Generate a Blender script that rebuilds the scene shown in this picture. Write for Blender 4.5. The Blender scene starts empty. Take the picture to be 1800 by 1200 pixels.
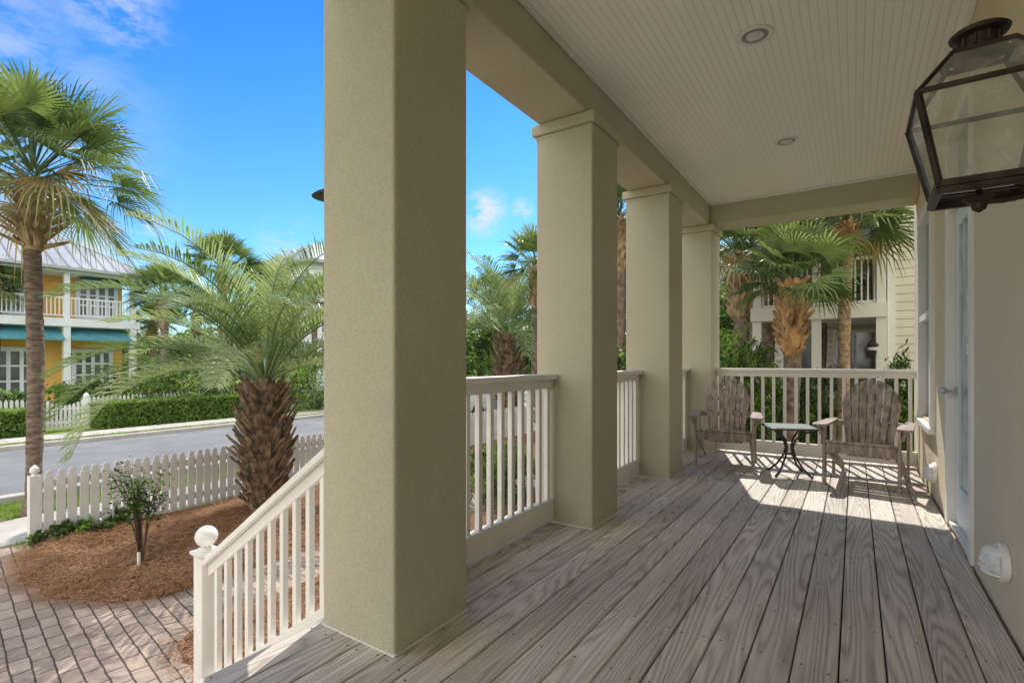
import bpy, math, random
from mathutils import Vector, Matrix
R=random.Random(7)
sc=bpy.context.scene
col=sc.collection
H=1.1; F=900.0; HY=634.0
TH=math.atan(603/900.); S=math.sin(TH); Cc=math.cos(TH)
G=-0.95
def at(px,Z,z=G):
    xc=(px-900)/F*Z
    return Vector((-S*Z+Cc*xc, Cc*Z+S*xc, z))
def gp(px,py,z=G): return at(px,(H-z)*F/(py-HY),z)

# ---------------------------------------------------------------- mesh helper
class MB:
    def __init__(s): s.v=[]; s.f=[]; s.m=[]; s.c=[]
    def add(s,vs,fs,m=0,c=None):
        o=len(s.v); s.v.extend([tuple(v) for v in vs])
        for f in fs:
            s.f.append([i+o for i in f]); s.m.append(m); s.c.append(c if c is not None else 0.5)
        return s
    def box(s,x0,x1,y0,y1,z0,z1,m=0,c=None):
        return s.add([(x0,y0,z0),(x1,y0,z0),(x1,y1,z0),(x0,y1,z0),(x0,y0,z1),(x1,y0,z1),(x1,y1,z1),(x0,y1,z1)],
          [(0,3,2,1),(4,5,6,7),(0,1,5,4),(1,2,6,5),(2,3,7,6),(3,0,4,7)],m,c)
    def bar(s,p,q,w,h,up=(0,0,1),m=0,w2=None,h2=None,c=None):
        p=Vector(p); q=Vector(q); d=(q-p).normalized(); up=Vector(up)
        sd=d.cross(up)
        if sd.length<1e-4: sd=d.cross(Vector((0,1,0)))
        sd.normalize(); n=sd.cross(d)
        w2=w if w2 is None else w2; h2=h if h2 is None else h2
        vs=[]
        for P,W,HH in((p,w,h),(q,w2,h2)):
            for a,b in((-1,-1),(1,-1),(1,1),(-1,1)): vs.append(P+sd*a*W/2+n*b*HH/2)
        return s.add(vs,[(0,1,2,3),(7,6,5,4),(0,4,5,1),(1,5,6,2),(2,6,7,3),(3,7,4,0)],m,c)
    def tube(s,pts,rs,n=8,m=0,cap=True):
        pts=[Vector(p) for p in pts]
        if not hasattr(rs,'__len__'): rs=[rs]*len(pts)
        vs=[];fs=[]
        prev=None
        for i,p in enumerate(pts):
            d=(pts[min(i+1,len(pts)-1)]-pts[max(i-1,0)])
            d=d.normalized() if d.length>1e-9 else Vector((0,0,1))
            if prev is None:
                a=d.cross(Vector((0,0,1)))
                if a.length<1e-3: a=Vector((1,0,0))
            else: a=prev-d*prev.dot(d)
            a.normalize(); prev=a; b=d.cross(a)
            for k in range(n):
                t=2*math.pi*k/n; vs.append(p+(a*math.cos(t)+b*math.sin(t))*rs[i])
        for i in range(len(pts)-1):
            for k in range(n):
                fs.append((i*n+k,i*n+(k+1)%n,(i+1)*n+(k+1)%n,(i+1)*n+k))
        if cap:
            fs.append(tuple(range(n))[::-1]); fs.append(tuple((len(pts)-1)*n+k for k in range(n)))
        return s.add(vs,fs,m)
    def lathe(s,c,prof,n=16,m=0,axis='z',sx=1,sy=1):
        vs=[];fs=[]
        for r,z in prof:
            for k in range(n):
                t=2*math.pi*k/n
                a,b=r*math.cos(t)*sx,r*math.sin(t)*sy
                if axis=='z': v=(c[0]+a,c[1]+b,c[2]+z)
                elif axis=='x': v=(c[0]+z,c[1]+a,c[2]+b)
                else: v=(c[0]+a,c[1]+z,c[2]+b)
                vs.append(v)
        L=len(prof)
        for i in range(L-1):
            for k in range(n): fs.append((i*n+k,i*n+(k+1)%n,(i+1)*n+(k+1)%n,(i+1)*n+k))
        if prof[0][0]>1e-4: fs.append(tuple(range(n))[::-1])
        if prof[-1][0]>1e-4: fs.append(tuple((L-1)*n+k for k in range(n)))
        return s.add(vs,fs,m)
    def prism(s,pts,axis,a,b,m=0,c=None):
        n=len(pts); vs=[]
        for t in(a,b):
            for u,w in pts:
                vs.append({'x':(t,u,w),'y':(u,t,w),'z':(u,w,t)}[axis])
        fs=[tuple(range(n))[::-1],tuple(range(n,2*n))]
        for i in range(n): fs.append((i,(i+1)%n,n+(i+1)%n,n+i))
        return s.add(vs,fs,m,c)
    def build(s,name,mats,parent=None,smooth=False,bev=0,colattr=False):
        off=Vector((0,0,0)); q=parent
        while q is not None: off+=q.location; q=q.parent
        me=bpy.data.meshes.new(name)
        me.from_pydata([(v[0]-off.x,v[1]-off.y,v[2]-off.z) for v in s.v],[],s.f)
        if not isinstance(mats,(list,tuple)): mats=[mats]
        for m in mats: me.materials.append(m)
        me.polygons.foreach_set('material_index',s.m)
        if smooth: me.polygons.foreach_set('use_smooth',[True]*len(s.f))
        if colattr:
            at_=me.attributes.new('rnd','FLOAT','FACE'); at_.data.foreach_set('value',s.c)
        me.update()
        o=bpy.data.objects.new(name,me); col.objects.link(o)
        if parent is not None: o.parent=parent
        if bev:
            b=o.modifiers.new('bevel','BEVEL'); b.width=bev; b.segments=2; b.limit_method='ANGLE'
        return o
def tag(o,label=None,cat=None,group=None,kind=None):
    if label: o['label']=label
    if cat: o['category']=cat
    if group: o['group']=group
    if kind: o['kind']=kind
    return o
def empty(name,loc,label,cat,group=None):
    o=bpy.data.objects.new(name,None); col.objects.link(o); o.location=loc; o.empty_display_size=.1
    return tag(o,label,cat,group)
def kids(o): return [c for c in col.objects if c.parent==o]
def copy_tree(o,parent=None):
    c=o.copy(); col.objects.link(c); c.parent=parent
    for ch in kids(o): copy_tree(ch,c)
    return c

# ---------------------------------------------------------------- materials
def newmat(name):
    m=bpy.data.materials.new(name); m.use_nodes=True; nt=m.node_tree
    for n in list(nt.nodes): nt.nodes.remove(n)
    out=nt.nodes.new('ShaderNodeOutputMaterial')
    return m,nt,out
def N(nt,t,**k):
    n=nt.nodes.new(t)
    for a,b in k.items(): setattr(n,a,b)
    return n
def ramp(nt,fac,stops):
    r=N(nt,'ShaderNodeValToRGB'); e=r.color_ramp.elements
    while len(e)<len(stops): e.new(.5)
    for i,(p,c) in enumerate(stops):
        e[i].position=p; e[i].color=(*c,1)
    nt.links.new(fac,r.inputs[0]); return r.outputs[0]
def mapped(nt,scale=(1,1,1),rot=(0,0,0)):
    tc=N(nt,'ShaderNodeTexCoord'); mp=N(nt,'ShaderNodeMapping')
    mp.inputs['Scale'].default_value=scale; mp.inputs['Rotation'].default_value=rot
    nt.links.new(tc.outputs['Object'],mp.inputs[0]); return mp.outputs[0]
def noise(nt,vec,scale,detail=4,rough=.55):
    n=N(nt,'ShaderNodeTexNoise'); n.inputs['Scale'].default_value=scale
    n.inputs['Detail'].default_value=detail; n.inputs['Roughness'].default_value=rough
    nt.links.new(vec,n.inputs['Vector']); return n.outputs[0]
def math_(nt,op,a,b=None,c=None):
    n=N(nt,'ShaderNodeMath',operation=op)
    for i,x in enumerate((a,b,c)):
        if x is None: continue
        if isinstance(x,(int,float)): n.inputs[i].default_value=x
        else: nt.links.new(x,n.inputs[i])
    return n.outputs[0]
def mixc(nt,f,a,b,mode='MIX'):
    n=N(nt,'ShaderNodeMix',data_type='RGBA',blend_type=mode)
    for i,x in((0,f),(6,a),(7,b)):
        if isinstance(x,(int,float)): n.inputs[i].default_value=x
        elif isinstance(x,tuple): n.inputs[i].default_value=(*x,1)
        else: nt.links.new(x,n.inputs[i])
    return n.outputs[2]
def finish(nt,out,colr,rough=.7,bump=None,bd=.01,bs=.5,metal=0,spec=.4):
    p=N(nt,'ShaderNodeBsdfPrincipled')
    if isinstance(colr,tuple): p.inputs['Base Color'].default_value=(*colr,1)
    else: nt.links.new(colr,p.inputs['Base Color'])
    p.inputs['Roughness'].default_value=rough; p.inputs['Metallic'].default_value=metal
    p.inputs['Specular IOR Level'].default_value=spec
    if bump is not None:
        b=N(nt,'ShaderNodeBump'); b.inputs['Strength'].default_value=bs; b.inputs['Distance'].default_value=bd
        nt.links.new(bump,b.inputs['Height']); nt.links.new(b.outputs[0],p.inputs['Normal'])
    nt.links.new(p.outputs[0],out.inputs[0]); return p
def pm(name,c1,c2,scale=8,rough=.7,bscale=None,bd=.003,bs=.5,stretch=(1,1,1),metal=0,spec=.4,lo=.35,hi=.65):
    m,nt,out=newmat(name); v=mapped(nt,stretch)
    n1=noise(nt,v,scale,5)
    c=ramp(nt,n1,[(lo,c1),(hi,c2)])
    b=noise(nt,v,bscale,4) if bscale else None
    finish(nt,out,c,rough,b,bd,bs,metal,spec); return m
def leafmat(name,c1,c2,rough=.5,tr=.35,scale=3):
    m,nt,out=newmat(name); v=mapped(nt)
    c=ramp(nt,noise(nt,v,scale,3),[(.35,c1),(.65,c2)])
    p=N(nt,'ShaderNodeBsdfPrincipled'); nt.links.new(c,p.inputs['Base Color']); p.inputs['Roughness'].default_value=rough
    p.inputs['Specular IOR Level'].default_value=.35
    t=N(nt,'ShaderNodeBsdfTranslucent')
    c2_=mixc(nt,1.0,c,(1.5,1.4,.75),'MULTIPLY'); nt.links.new(c2_,t.inputs[0])
    mx=N(nt,'ShaderNodeMixShader'); mx.inputs[0].default_value=tr
    nt.links.new(p.outputs[0],mx.inputs[1]); nt.links.new(t.outputs[0],mx.inputs[2]); nt.links.new(mx.outputs[0],out.inputs[0])
    return m
M={}
def stucco(name,c1,c2):
    m,nt,out=newmat(name); v=mapped(nt)
    c=ramp(nt,noise(nt,v,1.4,6,.6),[(.3,c1),(.7,c2)])
    sp=noise(nt,v,130,3,.7)
    c=mixc(nt,1.0,c,ramp(nt,sp,[(.3,(.86,.86,.85)),(.7,(1.12,1.12,1.12))]),'MULTIPLY')
    finish(nt,out,c,.92,sp,.006,.8,spec=.12); return m
M['stucco']=stucco('stucco',(.52,.475,.355),(.58,.535,.405))
M['stucco_wall']=stucco('stucco_wall',(.75,.64,.455),(.80,.69,.50))
M['white']=pm('white_paint',(.80,.77,.71),(.86,.83,.77),5,.5,40,.001,.3)
M['fencewhite']=pm('fence_white',(.66,.65,.65),(.82,.81,.80),9,.65,60,.002,.4,stretch=(1,1,.3))
M['trimwhite']=pm('trim_white',(.82,.80,.76),(.86,.84,.80),5,.45)
M['dark']=pm('dark_metal',(.022,.016,.014),(.075,.05,.036),14,.42,90,.001,.4,metal=.5)
M['iron']=pm('iron_green',(.03,.035,.03),(.06,.06,.05),14,.5,90,.001,.4,metal=.3)
M['black']=pm('underdeck_shade_black',(.02,.022,.024),(.035,.036,.04),2,.8)  # near-black colour painting the shade beneath the deck
M['asphalt']=pm('asphalt',(.17,.17,.175),(.22,.22,.225),1.3,.9,90,.006,.7)
M['concrete']=pm('concrete',(.38,.36,.32),(.5,.47,.43),3,.9,60,.004,.5)
M['chairwood']=pm('chair_wood',(.23,.175,.145),(.54,.45,.38),6,.8,50,.003,.6,stretch=(4,4,.8))
M['teal']=pm('teal_awning',(.08,.27,.34),(.11,.33,.40),4,.7)
M['yellow']=pm('yellow_stucco',(.80,.45,.12),(.86,.51,.15),1.5,.85,60,.004,.4)
M['roofmetal']=pm('roof_metal',(.36,.38,.40),(.46,.48,.50),.7,.45,metal=.2)
M['bluewhite']=pm('painted_columns',(.70,.74,.77),(.78,.82,.85),2,.6)
M['carwhite']=pm('car_white',(.75,.76,.77),(.8,.8,.81),2,.2,spec=.6)
M['tyre']=pm('tyre',(.015,.015,.015),(.03,.03,.03),20,.8)
M['redlens']=pm('red_lens',(.4,.02,.02),(.5,.03,.03),9,.2)
M['boot']=pm('palm_boot',(.20,.135,.075),(.50,.37,.22),7,.9,40,.006,.7,stretch=(1,1,.5))
M['boot_orange']=pm('palm_boot_orange',(.20,.105,.05),(.60,.36,.17),6,.9,40,.006,.7,stretch=(1,1,.5))
M['boot_dark']=pm('palm_boot_dark',(.075,.05,.032),(.34,.24,.155),9,.9,40,.006,.8)
M['bark']=pm('palm_bark',(.10,.07,.055),(.27,.20,.15),9,.95,14,.02,.9,stretch=(1,1,3.5))
M['bark_tan']=pm('palm_bark_tan',(.22,.14,.09),(.50,.36,.24),9,.95,14,.02,.9,stretch=(1,1,6))
M['treebark']=pm('tree_bark',(.09,.065,.045),(.2,.15,.11),9,.95,20,.02,.9,stretch=(1,1,.4))
M['fan1']=leafmat('fan_leaf_light',(.13,.20,.075),(.22,.30,.12),.4,.38)
M['fan2']=leafmat('fan_leaf_dark',(.06,.10,.04),(.11,.17,.065),.4,.32)
M['fan3']=leafmat('fan_leaf_dead',(.30,.22,.10),(.42,.33,.17),.7,.3)
M['pin1']=leafmat('feather_leaf_pale',(.25,.34,.18),(.38,.46,.27),.42,.35)
M['pin2']=leafmat('feather_leaf_mid',(.13,.21,.09),(.21,.30,.14),.45,.35)
M['lf1']=leafmat('leaf_light',(.15,.26,.05),(.24,.36,.09),.5,.4)
M['lf2']=leafmat('leaf_mid',(.08,.15,.035),(.13,.22,.06),.5,.4)
M['lf3']=leafmat('leaf_dark',(.03,.06,.02),(.06,.10,.03),.5,.3)
M['grassblade']=leafmat('grass_blade',(.13,.22,.04),(.25,.36,.08),.6,.4)
M['straw']=pm('pine_straw',(.27,.13,.065),(.62,.36,.20),40,.9)
M['strawbed']=pm('pine_straw_bed',(.10,.045,.022),(.36,.18,.09),30,.95,70,.03,1.0)
M['canlens']=pm('lamp_lens',(.6,.6,.6),(.8,.8,.8),30,.25)
M['caninner']=pm('can_baffle',(.3,.29,.28),(.36,.35,.34),12,.4)
M['doorpaint']=pm('door_paint',(.66,.73,.74),(.70,.77,.78),3,.4)
M['doorglass']=pm('door_glass',(.12,.17,.18),(.48,.56,.57),2.6,.05,spec=.9,stretch=(1,3,1),lo=.42,hi=.58)
M['winglass']=pm('window_glass',(.08,.10,.11),(.22,.25,.26),1.5,.08,spec=.8)
M['siding_far']=pm('far_wall',(.74,.73,.68),(.80,.79,.74),1,.8)
M['brass']=pm('satin_nickel',(.45,.45,.44),(.55,.55,.54),5,.35,metal=.4)

m,nt,out=newmat('lantern_glass')
t=N(nt,'ShaderNodeBsdfTransparent'); t.inputs[0].default_value=(.96,.96,.93,1)
g_=N(nt,'ShaderNodeBsdfGlossy'); g_.inputs['Roughness'].default_value=.05
d_=N(nt,'ShaderNodeBsdfDiffuse'); nt.links.new(ramp(nt,noise(nt,mapped(nt),7,5),[(.4,(.60,.60,.52)),(.7,(.90,.90,.80))]),d_.inputs[0])  # patchy pale diffuse colour stands in for reflections on the panes
fr=N(nt,'ShaderNodeFresnel'); fr.inputs[0].default_value=1.7
a=N(nt,'ShaderNodeMixShader'); nt.links.new(fr.outputs[0],a.inputs[0]); nt.links.new(t.outputs[0],a.inputs[1]); nt.links.new(g_.outputs[0],a.inputs[2])
b=N(nt,'ShaderNodeMixShader'); nt.links.new(ramp(nt,noise(nt,mapped(nt,(1,1,.6)),11,6,.7),[(.35,(.10,.10,.10)),(.7,(.38,.38,.38))]),b.inputs[0]); nt.links.new(a.outputs[0],b.inputs[1]); nt.links.new(d_.outputs[0],b.inputs[2]); nt.links.new(b.outputs[0],out.inputs[0])
M['glass']=m
m,nt,out=newmat('table_glass')
t=N(nt,'ShaderNodeBsdfTransparent'); t.inputs[0].default_value=(.75,.85,.82,1)
g_=N(nt,'ShaderNodeBsdfGlossy'); g_.inputs['Roughness'].default_value=.2; g_.inputs[0].default_value=(.9,.95,.93,1)
d_=N(nt,'ShaderNodeBsdfDiffuse'); d_.inputs[0].default_value=(.55,.62,.60,1)
bp=N(nt,'ShaderNodeBump'); bp.inputs['Strength'].default_value=.6; bp.inputs['Distance'].default_value=.004
nt.links.new(noise(nt,mapped(nt),90,2),bp.inputs['Height']); nt.links.new(bp.outputs[0],g_.inputs['Normal'])
a=N(nt,'ShaderNodeMixShader'); a.inputs[0].default_value=.55; nt.links.new(t.outputs[0],a.inputs[1]); nt.links.new(g_.outputs[0],a.inputs[2])
b=N(nt,'ShaderNodeMixShader'); b.inputs[0].default_value=.35; nt.links.new(a.outputs[0],b.inputs[1]); nt.links.new(d_.outputs[0],b.inputs[2]); nt.links.new(b.outputs[0],out.inputs[0])
M['tableglass']=m

# deck wood
m,nt,out=newmat('deck_wood')
at_=N(nt,'ShaderNodeAttribute',attribute_name='rnd'); rnd=at_.outputs['Fac']
tc=N(nt,'ShaderNodeTexCoord'); sx=N(nt,'ShaderNodeSeparateXYZ'); nt.links.new(tc.outputs['Object'],sx.inputs[0])
cx=N(nt,'ShaderNodeCombineXYZ')
nt.links.new(math_(nt,'ADD',sx.outputs[0],math_(nt,'MULTIPLY',rnd,37.)),cx.inputs[0])
nt.links.new(math_(nt,'ADD',math_(nt,'MULTIPLY',sx.outputs[1],.06),math_(nt,'MULTIPLY',rnd,91.)),cx.inputs[1])
n1=noise(nt,cx.outputs[0],7.0,1.2,.35)
ring=math_(nt,'SINE',math_(nt,'MULTIPLY',n1,135.))
ring=math_(nt,'POWER',math_(nt,'MULTIPLY_ADD',ring,.5,.5),.55)
cf=N(nt,'ShaderNodeCombineXYZ')
nt.links.new(math_(nt,'MULTIPLY',sx.outputs[0],230.),cf.inputs[0]); nt.links.new(math_(nt,'MULTIPLY',sx.outputs[1],3.),cf.inputs[1]); nt.links.new(math_(nt,'MULTIPLY',rnd,50.),cf.inputs[2])
fine=noise(nt,cf.outputs[0],1.,4,.65)
blot=noise(nt,mapped(nt,(1,.35,1)),3.2,5)
v=math_(nt,'ADD',math_(nt,'MULTIPLY',ring,.22),math_(nt,'MULTIPLY',fine,.55))
v=math_(nt,'ADD',v,math_(nt,'MULTIPLY',blot,.34))
c=ramp(nt,v,[(.30,(.25,.21,.175)),(.50,(.52,.465,.405)),(.78,(.82,.76,.69))])
tone=ramp(nt,rnd,[(0,(.84,.82,.79)),(.5,(1,.985,.96)),(1,(1.10,1.08,1.06))])
c=mixc(nt,1.0,c,tone,'MULTIPLY')
finish(nt,out,c,.66,v,.003,.6,spec=.38); M['deck']=m
M['nail']=pm('nail',(.04,.025,.02),(.08,.05,.035),30,.6,metal=.3)

# ceiling beadboard
m,nt,out=newmat('beadboard')
tc=N(nt,'ShaderNodeTexCoord'); sx=N(nt,'ShaderNodeSeparateXYZ'); nt.links.new(tc.outputs['Object'],sx.inputs[0])
fr=math_(nt,'FRACT',math_(nt,'DIVIDE',sx.outputs[0],.042))
gr=math_(nt,'ABSOLUTE',math_(nt,'SUBTRACT',fr,.5))
gg=math_(nt,'SMOOTH_MIN',math_(nt,'MULTIPLY',gr,14.),1.,.2)
base=ramp(nt,noise(nt,mapped(nt),.9,3),[(.3,(.95,.905,.825)),(.7,(.97,.93,.86))])
c=mixc(nt,gg,(.76,.71,.63),base)
finish(nt,out,c,.34,gg,.003,.6,spec=.5); M['bead']=m

def siding(name,c1,c2,pitch):
    m,nt,out=newmat(name)
    tc=N(nt,'ShaderNodeTexCoord'); sx=N(nt,'ShaderNodeSeparateXYZ'); nt.links.new(tc.outputs['Object'],sx.inputs[0])
    fr=math_(nt,'FRACT',math_(nt,'DIVIDE',sx.outputs[2],pitch))
    e=math_(nt,'LESS_THAN',fr,.08)
    c=mixc(nt,e,ramp(nt,noise(nt,mapped(nt),2,3),[(.3,c1),(.7,c2)]),tuple(x*.4 for x in c1))
    finish(nt,out,c,.7,math_(nt,'SUBTRACT',1.,fr),.03,.8); return m
M['siding']=siding('beige_siding',(.66,.62,.52),(.72,.68,.57),.17)
M['lap_blue']=siding('pale_siding',(.66,.69,.68),(.74,.76,.75),.2)

# pavers
m,nt,out=newmat('pavers')
v=mapped(nt,(1,1,1),(0,0,math.radians(8)))
nz=N(nt,'ShaderNodeTexNoise'); nz.inputs['Scale'].default_value=6; nt.links.new(v,nz.inputs[0])
vm=N(nt,'ShaderNodeVectorMath',operation='MULTIPLY_ADD'); nt.links.new(nz.outputs[1],vm.inputs[0]); vm.inputs[1].default_value=(.02,.02,0); nt.links.new(v,vm.inputs[2])
br=N(nt,'ShaderNodeTexBrick'); nt.links.new(vm.outputs[0],br.inputs['Vector'])
br.inputs['Scale'].default_value=1; br.inputs['Brick Width'].default_value=.21; br.inputs['Row Height'].default_value=.105
br.inputs['Mortar Size'].default_value=.006; br.inputs['Mortar Smooth'].default_value=.4; br.inputs['Bias'].default_value=0
br.inputs['Color1'].default_value=(.52,.42,.35,1); br.inputs['Color2'].default_value=(.33,.265,.225,1); br.inputs['Mortar'].default_value=(.09,.07,.05,1)
c=mixc(nt,.8,br.outputs[0],ramp(nt,noise(nt,v,2.2,6),[(.3,(.6,.55,.5)),(.7,(1.15,1.1,1.05))]),'MULTIPLY')
hgt=math_(nt,'ADD',math_(nt,'SUBTRACT',1.,br.outputs[1]),math_(nt,'MULTIPLY',noise(nt,v,60,3),.3))
finish(nt,out,c,.85,hgt,.012,.8); M['paver']=m

# grass ground
m,nt,out=newmat('grass_ground'); v=mapped(nt)
n1=noise(nt,v,1.5,6); n2=noise(nt,v,45,4)
c=ramp(nt,math_(nt,'ADD',math_(nt,'MULTIPLY',n1,.5),math_(nt,'MULTIPLY',n2,.5)),[(.32,(.08,.12,.03)),(.5,(.18,.25,.06)),(.68,(.32,.34,.14))])
finish(nt,out,c,.95,n2,.04,.8,spec=.1); M['grass']=m

# ---------------------------------------------------------------- ground, road, paths
mb=MB(); mb.add([(-700,-700,G),(700,-700,G),(700,700,G),(-700,700,G)],[(0,1,2,3)])
tag(mb.build('ground',M['grass']),kind='structure')
def sheet(name,x0,x1,y0,y1,z,mat):
    b=MB(); b.add([(x0,y0,z),(x1,y0,z),(x1,y1,z),(x0,y1,z)],[(0,1,2,3)]); return tag(b.build(name,mat),kind='structure')
sheet('road',-16,-10.25,-60,150,G+.008,M['asphalt'])
for nm,x0,x1 in(('kerb',-10.25,-10.05),('kerb',-16.2,-16.0)):
    b=MB(); b.box(x0,x1,-60,150,G-.05,G+.11); tag(b.build(nm,M['concrete'],bev=.015),kind='structure')
def slabwalk(x0,x1):
    b=MB(); y=-30
    while y<90:
        b.box(x0,x1,y+.008,y+1.2-.008,G-.05,G+.03); y+=1.2
    tag(b.build('pavement',M['concrete'],bev=.01),kind='structure')
slabwalk(-8.95,-7.75); slabwalk(-18.3,-17.3)
b=MB(); z=G+.012
b.add([(-7.7,-3.5,z),(-1.9,-3.5,z),(-1.9,1.75,z),(-3.5,1.75,z),(-4.15,1.9,z),(-4.15,16,z),(-4.95,16,z),(-4.95,2.0,z),(-5.3,1.7,z),(-7.7,1.75,z)],
  [(0,1,2,3,4,7,8,9),(4,5,6,7)])
tag(b.build('brick_path',M['paver']),kind='structure')
def bed(outline_fn,x0,x1,y1,nx,ny,seed):
    r=random.Random(seed); b=MB(); idx={}; vs=[]; fs=[]
    for i in range(nx+1):
        for j in range(ny+1):
            x=x0+(x1-x0)*i/nx
            ya=outline_fn(x)+.03*math.sin(x*9)+r.uniform(-.015,.015); y=ya+(y1-ya)*(j/ny)**1.6
            e=min((x-x0)/.25,(x1-x)/.25,(y-ya)/.35,1); e=max(0,e)
            h=.10*(1-(1-e)**2)+.02*math.sin(x*5+y*3)*e+r.uniform(-.015,.015)*e
            idx[i,j]=len(vs); vs.append((x,y,G+.014+h))
    for i in range(nx):
        for j in range(ny): fs.append((idx[i,j],idx[i+1,j],idx[i+1,j+1],idx[i,j+1]))
    b.add(vs,fs,0)
    return b,vs,r
def interp(t,x):
    for (a,ya),(c_,yc) in zip(t,t[1:]):
        if a<=x<=c_: return ya+(yc-ya)*(x-a)/(c_-a)
    return t[-1][1]
def edge1(x): return interp([(-7.5,1.72),(-6.9,1.5),(-6.3,1.40),(-5.84,1.44),(-5.27,1.64),(-4.98,2.0),(-4.9,2.4)],x)
def edge2(x): return interp([(-4.18,1.9),(-4.05,1.66),(-3.5,1.66),(-1.9,1.66)],x)
def needles(b,vs,r,n,lim):
    near=[v for v in vs if v[1]<lim]
    for _ in range(n):
        v=r.choice(near); x=v[0]+r.uniform(-.13,.13); y=v[1]+r.uniform(-.13,.13); z=v[2]+r.uniform(.0,.03)
        a=r.uniform(0,6.28); L=r.uniform(.05,.13); t=r.uniform(-.25,.25); w=.0022
        dx,dy=math.cos(a)*L,math.sin(a)*L; nx_,ny_=-math.sin(a)*w,math.cos(a)*w
        b.add([(x-dx/2-nx_,y-dy/2-ny_,z),(x-dx/2+nx_,y-dy/2+ny_,z),(x+dx/2,y+dy/2,z+L*t)],[(0,1,2)],1)
for fn,x0,x1,nx,ny,nn,sd,nm in((edge1,-7.5,-4.9,60,90,34000,1,'mulch_bed'),(edge2,-4.18,-1.9,40,70,8000,2,'mulch_bed')):
    b,vs,r=bed(fn,x0,x1,16,nx,ny,sd); needles(b,vs,r,nn,6.5)
    tag(b.build(nm,[M['strawbed'],M['straw']]),kind='structure')
b=MB(); r=random.Random(3)
def blade(x,y,h,z=G):
    a=r.uniform(0,6.28); w=.006; l=r.uniform(-.4,.4)*h; k=r.uniform(-.4,.4)*h
    b.add([(x-w*math.cos(a),y-w*math.sin(a),z),(x+w*math.cos(a),y+w*math.sin(a),z),(x+l,y+k,z+h)],[(0,1,2)])
for _ in range(16000): blade(r.uniform(-10.03,-8.97),r.uniform(-1,12),r.uniform(.03,.08))
for _ in range(4000): blade(r.uniform(-7.74,-7.5),r.uniform(1.6,12),r.uniform(.03,.09))
for _ in range(9000): blade(r.uniform(-17.25,-16.22),r.uniform(-2,22),r.uniform(.04,.1))
tag(b.build('verge_grass',M['grassblade']),'short green grass on the verges beside the road','grass',kind='stuff')

# ---------------------------------------------------------------- the house and porch
WX=.53; CH=2.98; BB=2.73
house=empty('porch_house',(WX,3,G),'tan stucco house whose covered front porch the photo looks along, with white beadboard ceiling','house')
b=MB(); st=.22
for y0,y1,z0,z1 in((-3,3.66,G,3.3),(3.66,4.6,2.66,3.3),(4.6,5.35,G,3.3),(5.35,6.25,G,.58),(5.35,6.25,2.42,3.3),(6.25,7.0,G,3.3),(3.66,4.6,G,-.04)):
    b.box(WX,WX+st,y0,y1,z0,z1)
b.box(WX+st,9,6.8,7.0,G,3.3); b.box(WX+st,9,-3,-2.8,G,3.3)
b.build('wall',M['stucco_wall'],house)
b=MB(); b.box(-1.86,9,-3,6.87,3.12,3.3); b.box(-1.84,9,-2.98,6.85,3.3,6.2); b.build('sun_block_storey',M['stucco_wall'],house)  # unseen slab and block above the ceiling, added to keep the sun out
b=MB(); b.box(-1.45,WX,-3,6.45,CH,CH+.13); b.build('ceiling',M['bead'],house)
b=MB()
b.box(-1.45,-1.425,-3,6.45,CH-.022,CH-.001); b.box(-1.425,WX-.002,6.425,6.449,CH-.022,CH-.001); b.box(WX-.025,WX-.001,-3,6.424,CH-.022,CH-.001)
b.build('ceiling_trim',M['trimwhite'],house,bev=.004)
b=MB(); b.box(-1.82,-1.451,-3,6.83,BB,3.12); b.box(-1.451,WX,6.451,6.83,BB,3.12); b.build('beam',M['stucco'],house,bev=.012)
for y0 in(-.40,1.335,3.06,4.73,6.40):
    y1=y0+.43
    b=MB(); b.box(-1.845,-1.42,y0,y1,0,BB-.075)
    c_=b.build('column',M['stucco'],house,bev=.012)
    b=MB(); b.box(-1.852,-1.413,y0-.007,y1+.007,BB-.105,BB-.076); b.box(-1.873,-1.392,y0-.028,y1+.028,BB-.0755,BB-.001); b.build('capital',M['stucco'],c_,bev=.012)
    b=MB(); b.box(-1.848,-1.417,y0-.003,y1+.003,.0012,.007); b.build('base_joint',M['trimwhite'],c_)
b=MB(); b.box(-1.85,-1.80,-3,6.85,G,-.04); b.box(-1.8,WX,6.8,6.85,G,-.04); b.build('porch_skirt',M['white'],house)
# deck boards
b=MB(); r=random.Random(11)
bw=.1415; x=-1.885
while x<WX-.02:
    xe=min(x+bw-.006,WX-.001)
    y=-3.0
    while y<6.88:
        L=r.uniform(2.4,4.6)
        ye=min(y+L,6.88)
        if 6.88-ye<.6: ye=6.88
        rn=r.random(); dz=r.uniform(-.0015,.0015)
        e=.004
        vs=[]
        for yy in(y+.0015,ye-.0015):
            vs+=[(x,yy,-.035),(xe,yy,-.035),(xe,yy,-e+dz),(xe-e,yy,dz),(x+e,yy,dz),(x,yy,-e+dz)]
        fs=[(0,1,2,3,4,5)[::-1],(6,7,8,9,10,11)]
        for i in range(6): fs.append((i,(i+1)%6,6+(i+1)%6,6+i))
        fs=[tuple(reversed(f)) for f in fs]
        b.add(vs,fs,0,rn)
        for jy in([y+.03]+[k*.41-3+.2 for k in range(25) if y+.1<k*.41-3+.2<ye-.1]+[ye-.03]):
            for fx in(.2,.78):
                nx_=x+bw*fx+r.uniform(-.008,.008); ny_=jy+r.uniform(-.014,.014); q=.0050
                if r.random()<.08: continue
                b.add([(nx_+q*math.cos(t*math.pi/3),ny_+q*math.sin(t*math.pi/3),dz+.0006) for t in range(6)],[(0,1,2,3,4,5)],1)
        y=ye
    x+=bw
tag(b.build('porch_deck',[M['deck'],M['nail']],colattr=True),kind='structure')
b=MB()
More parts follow.
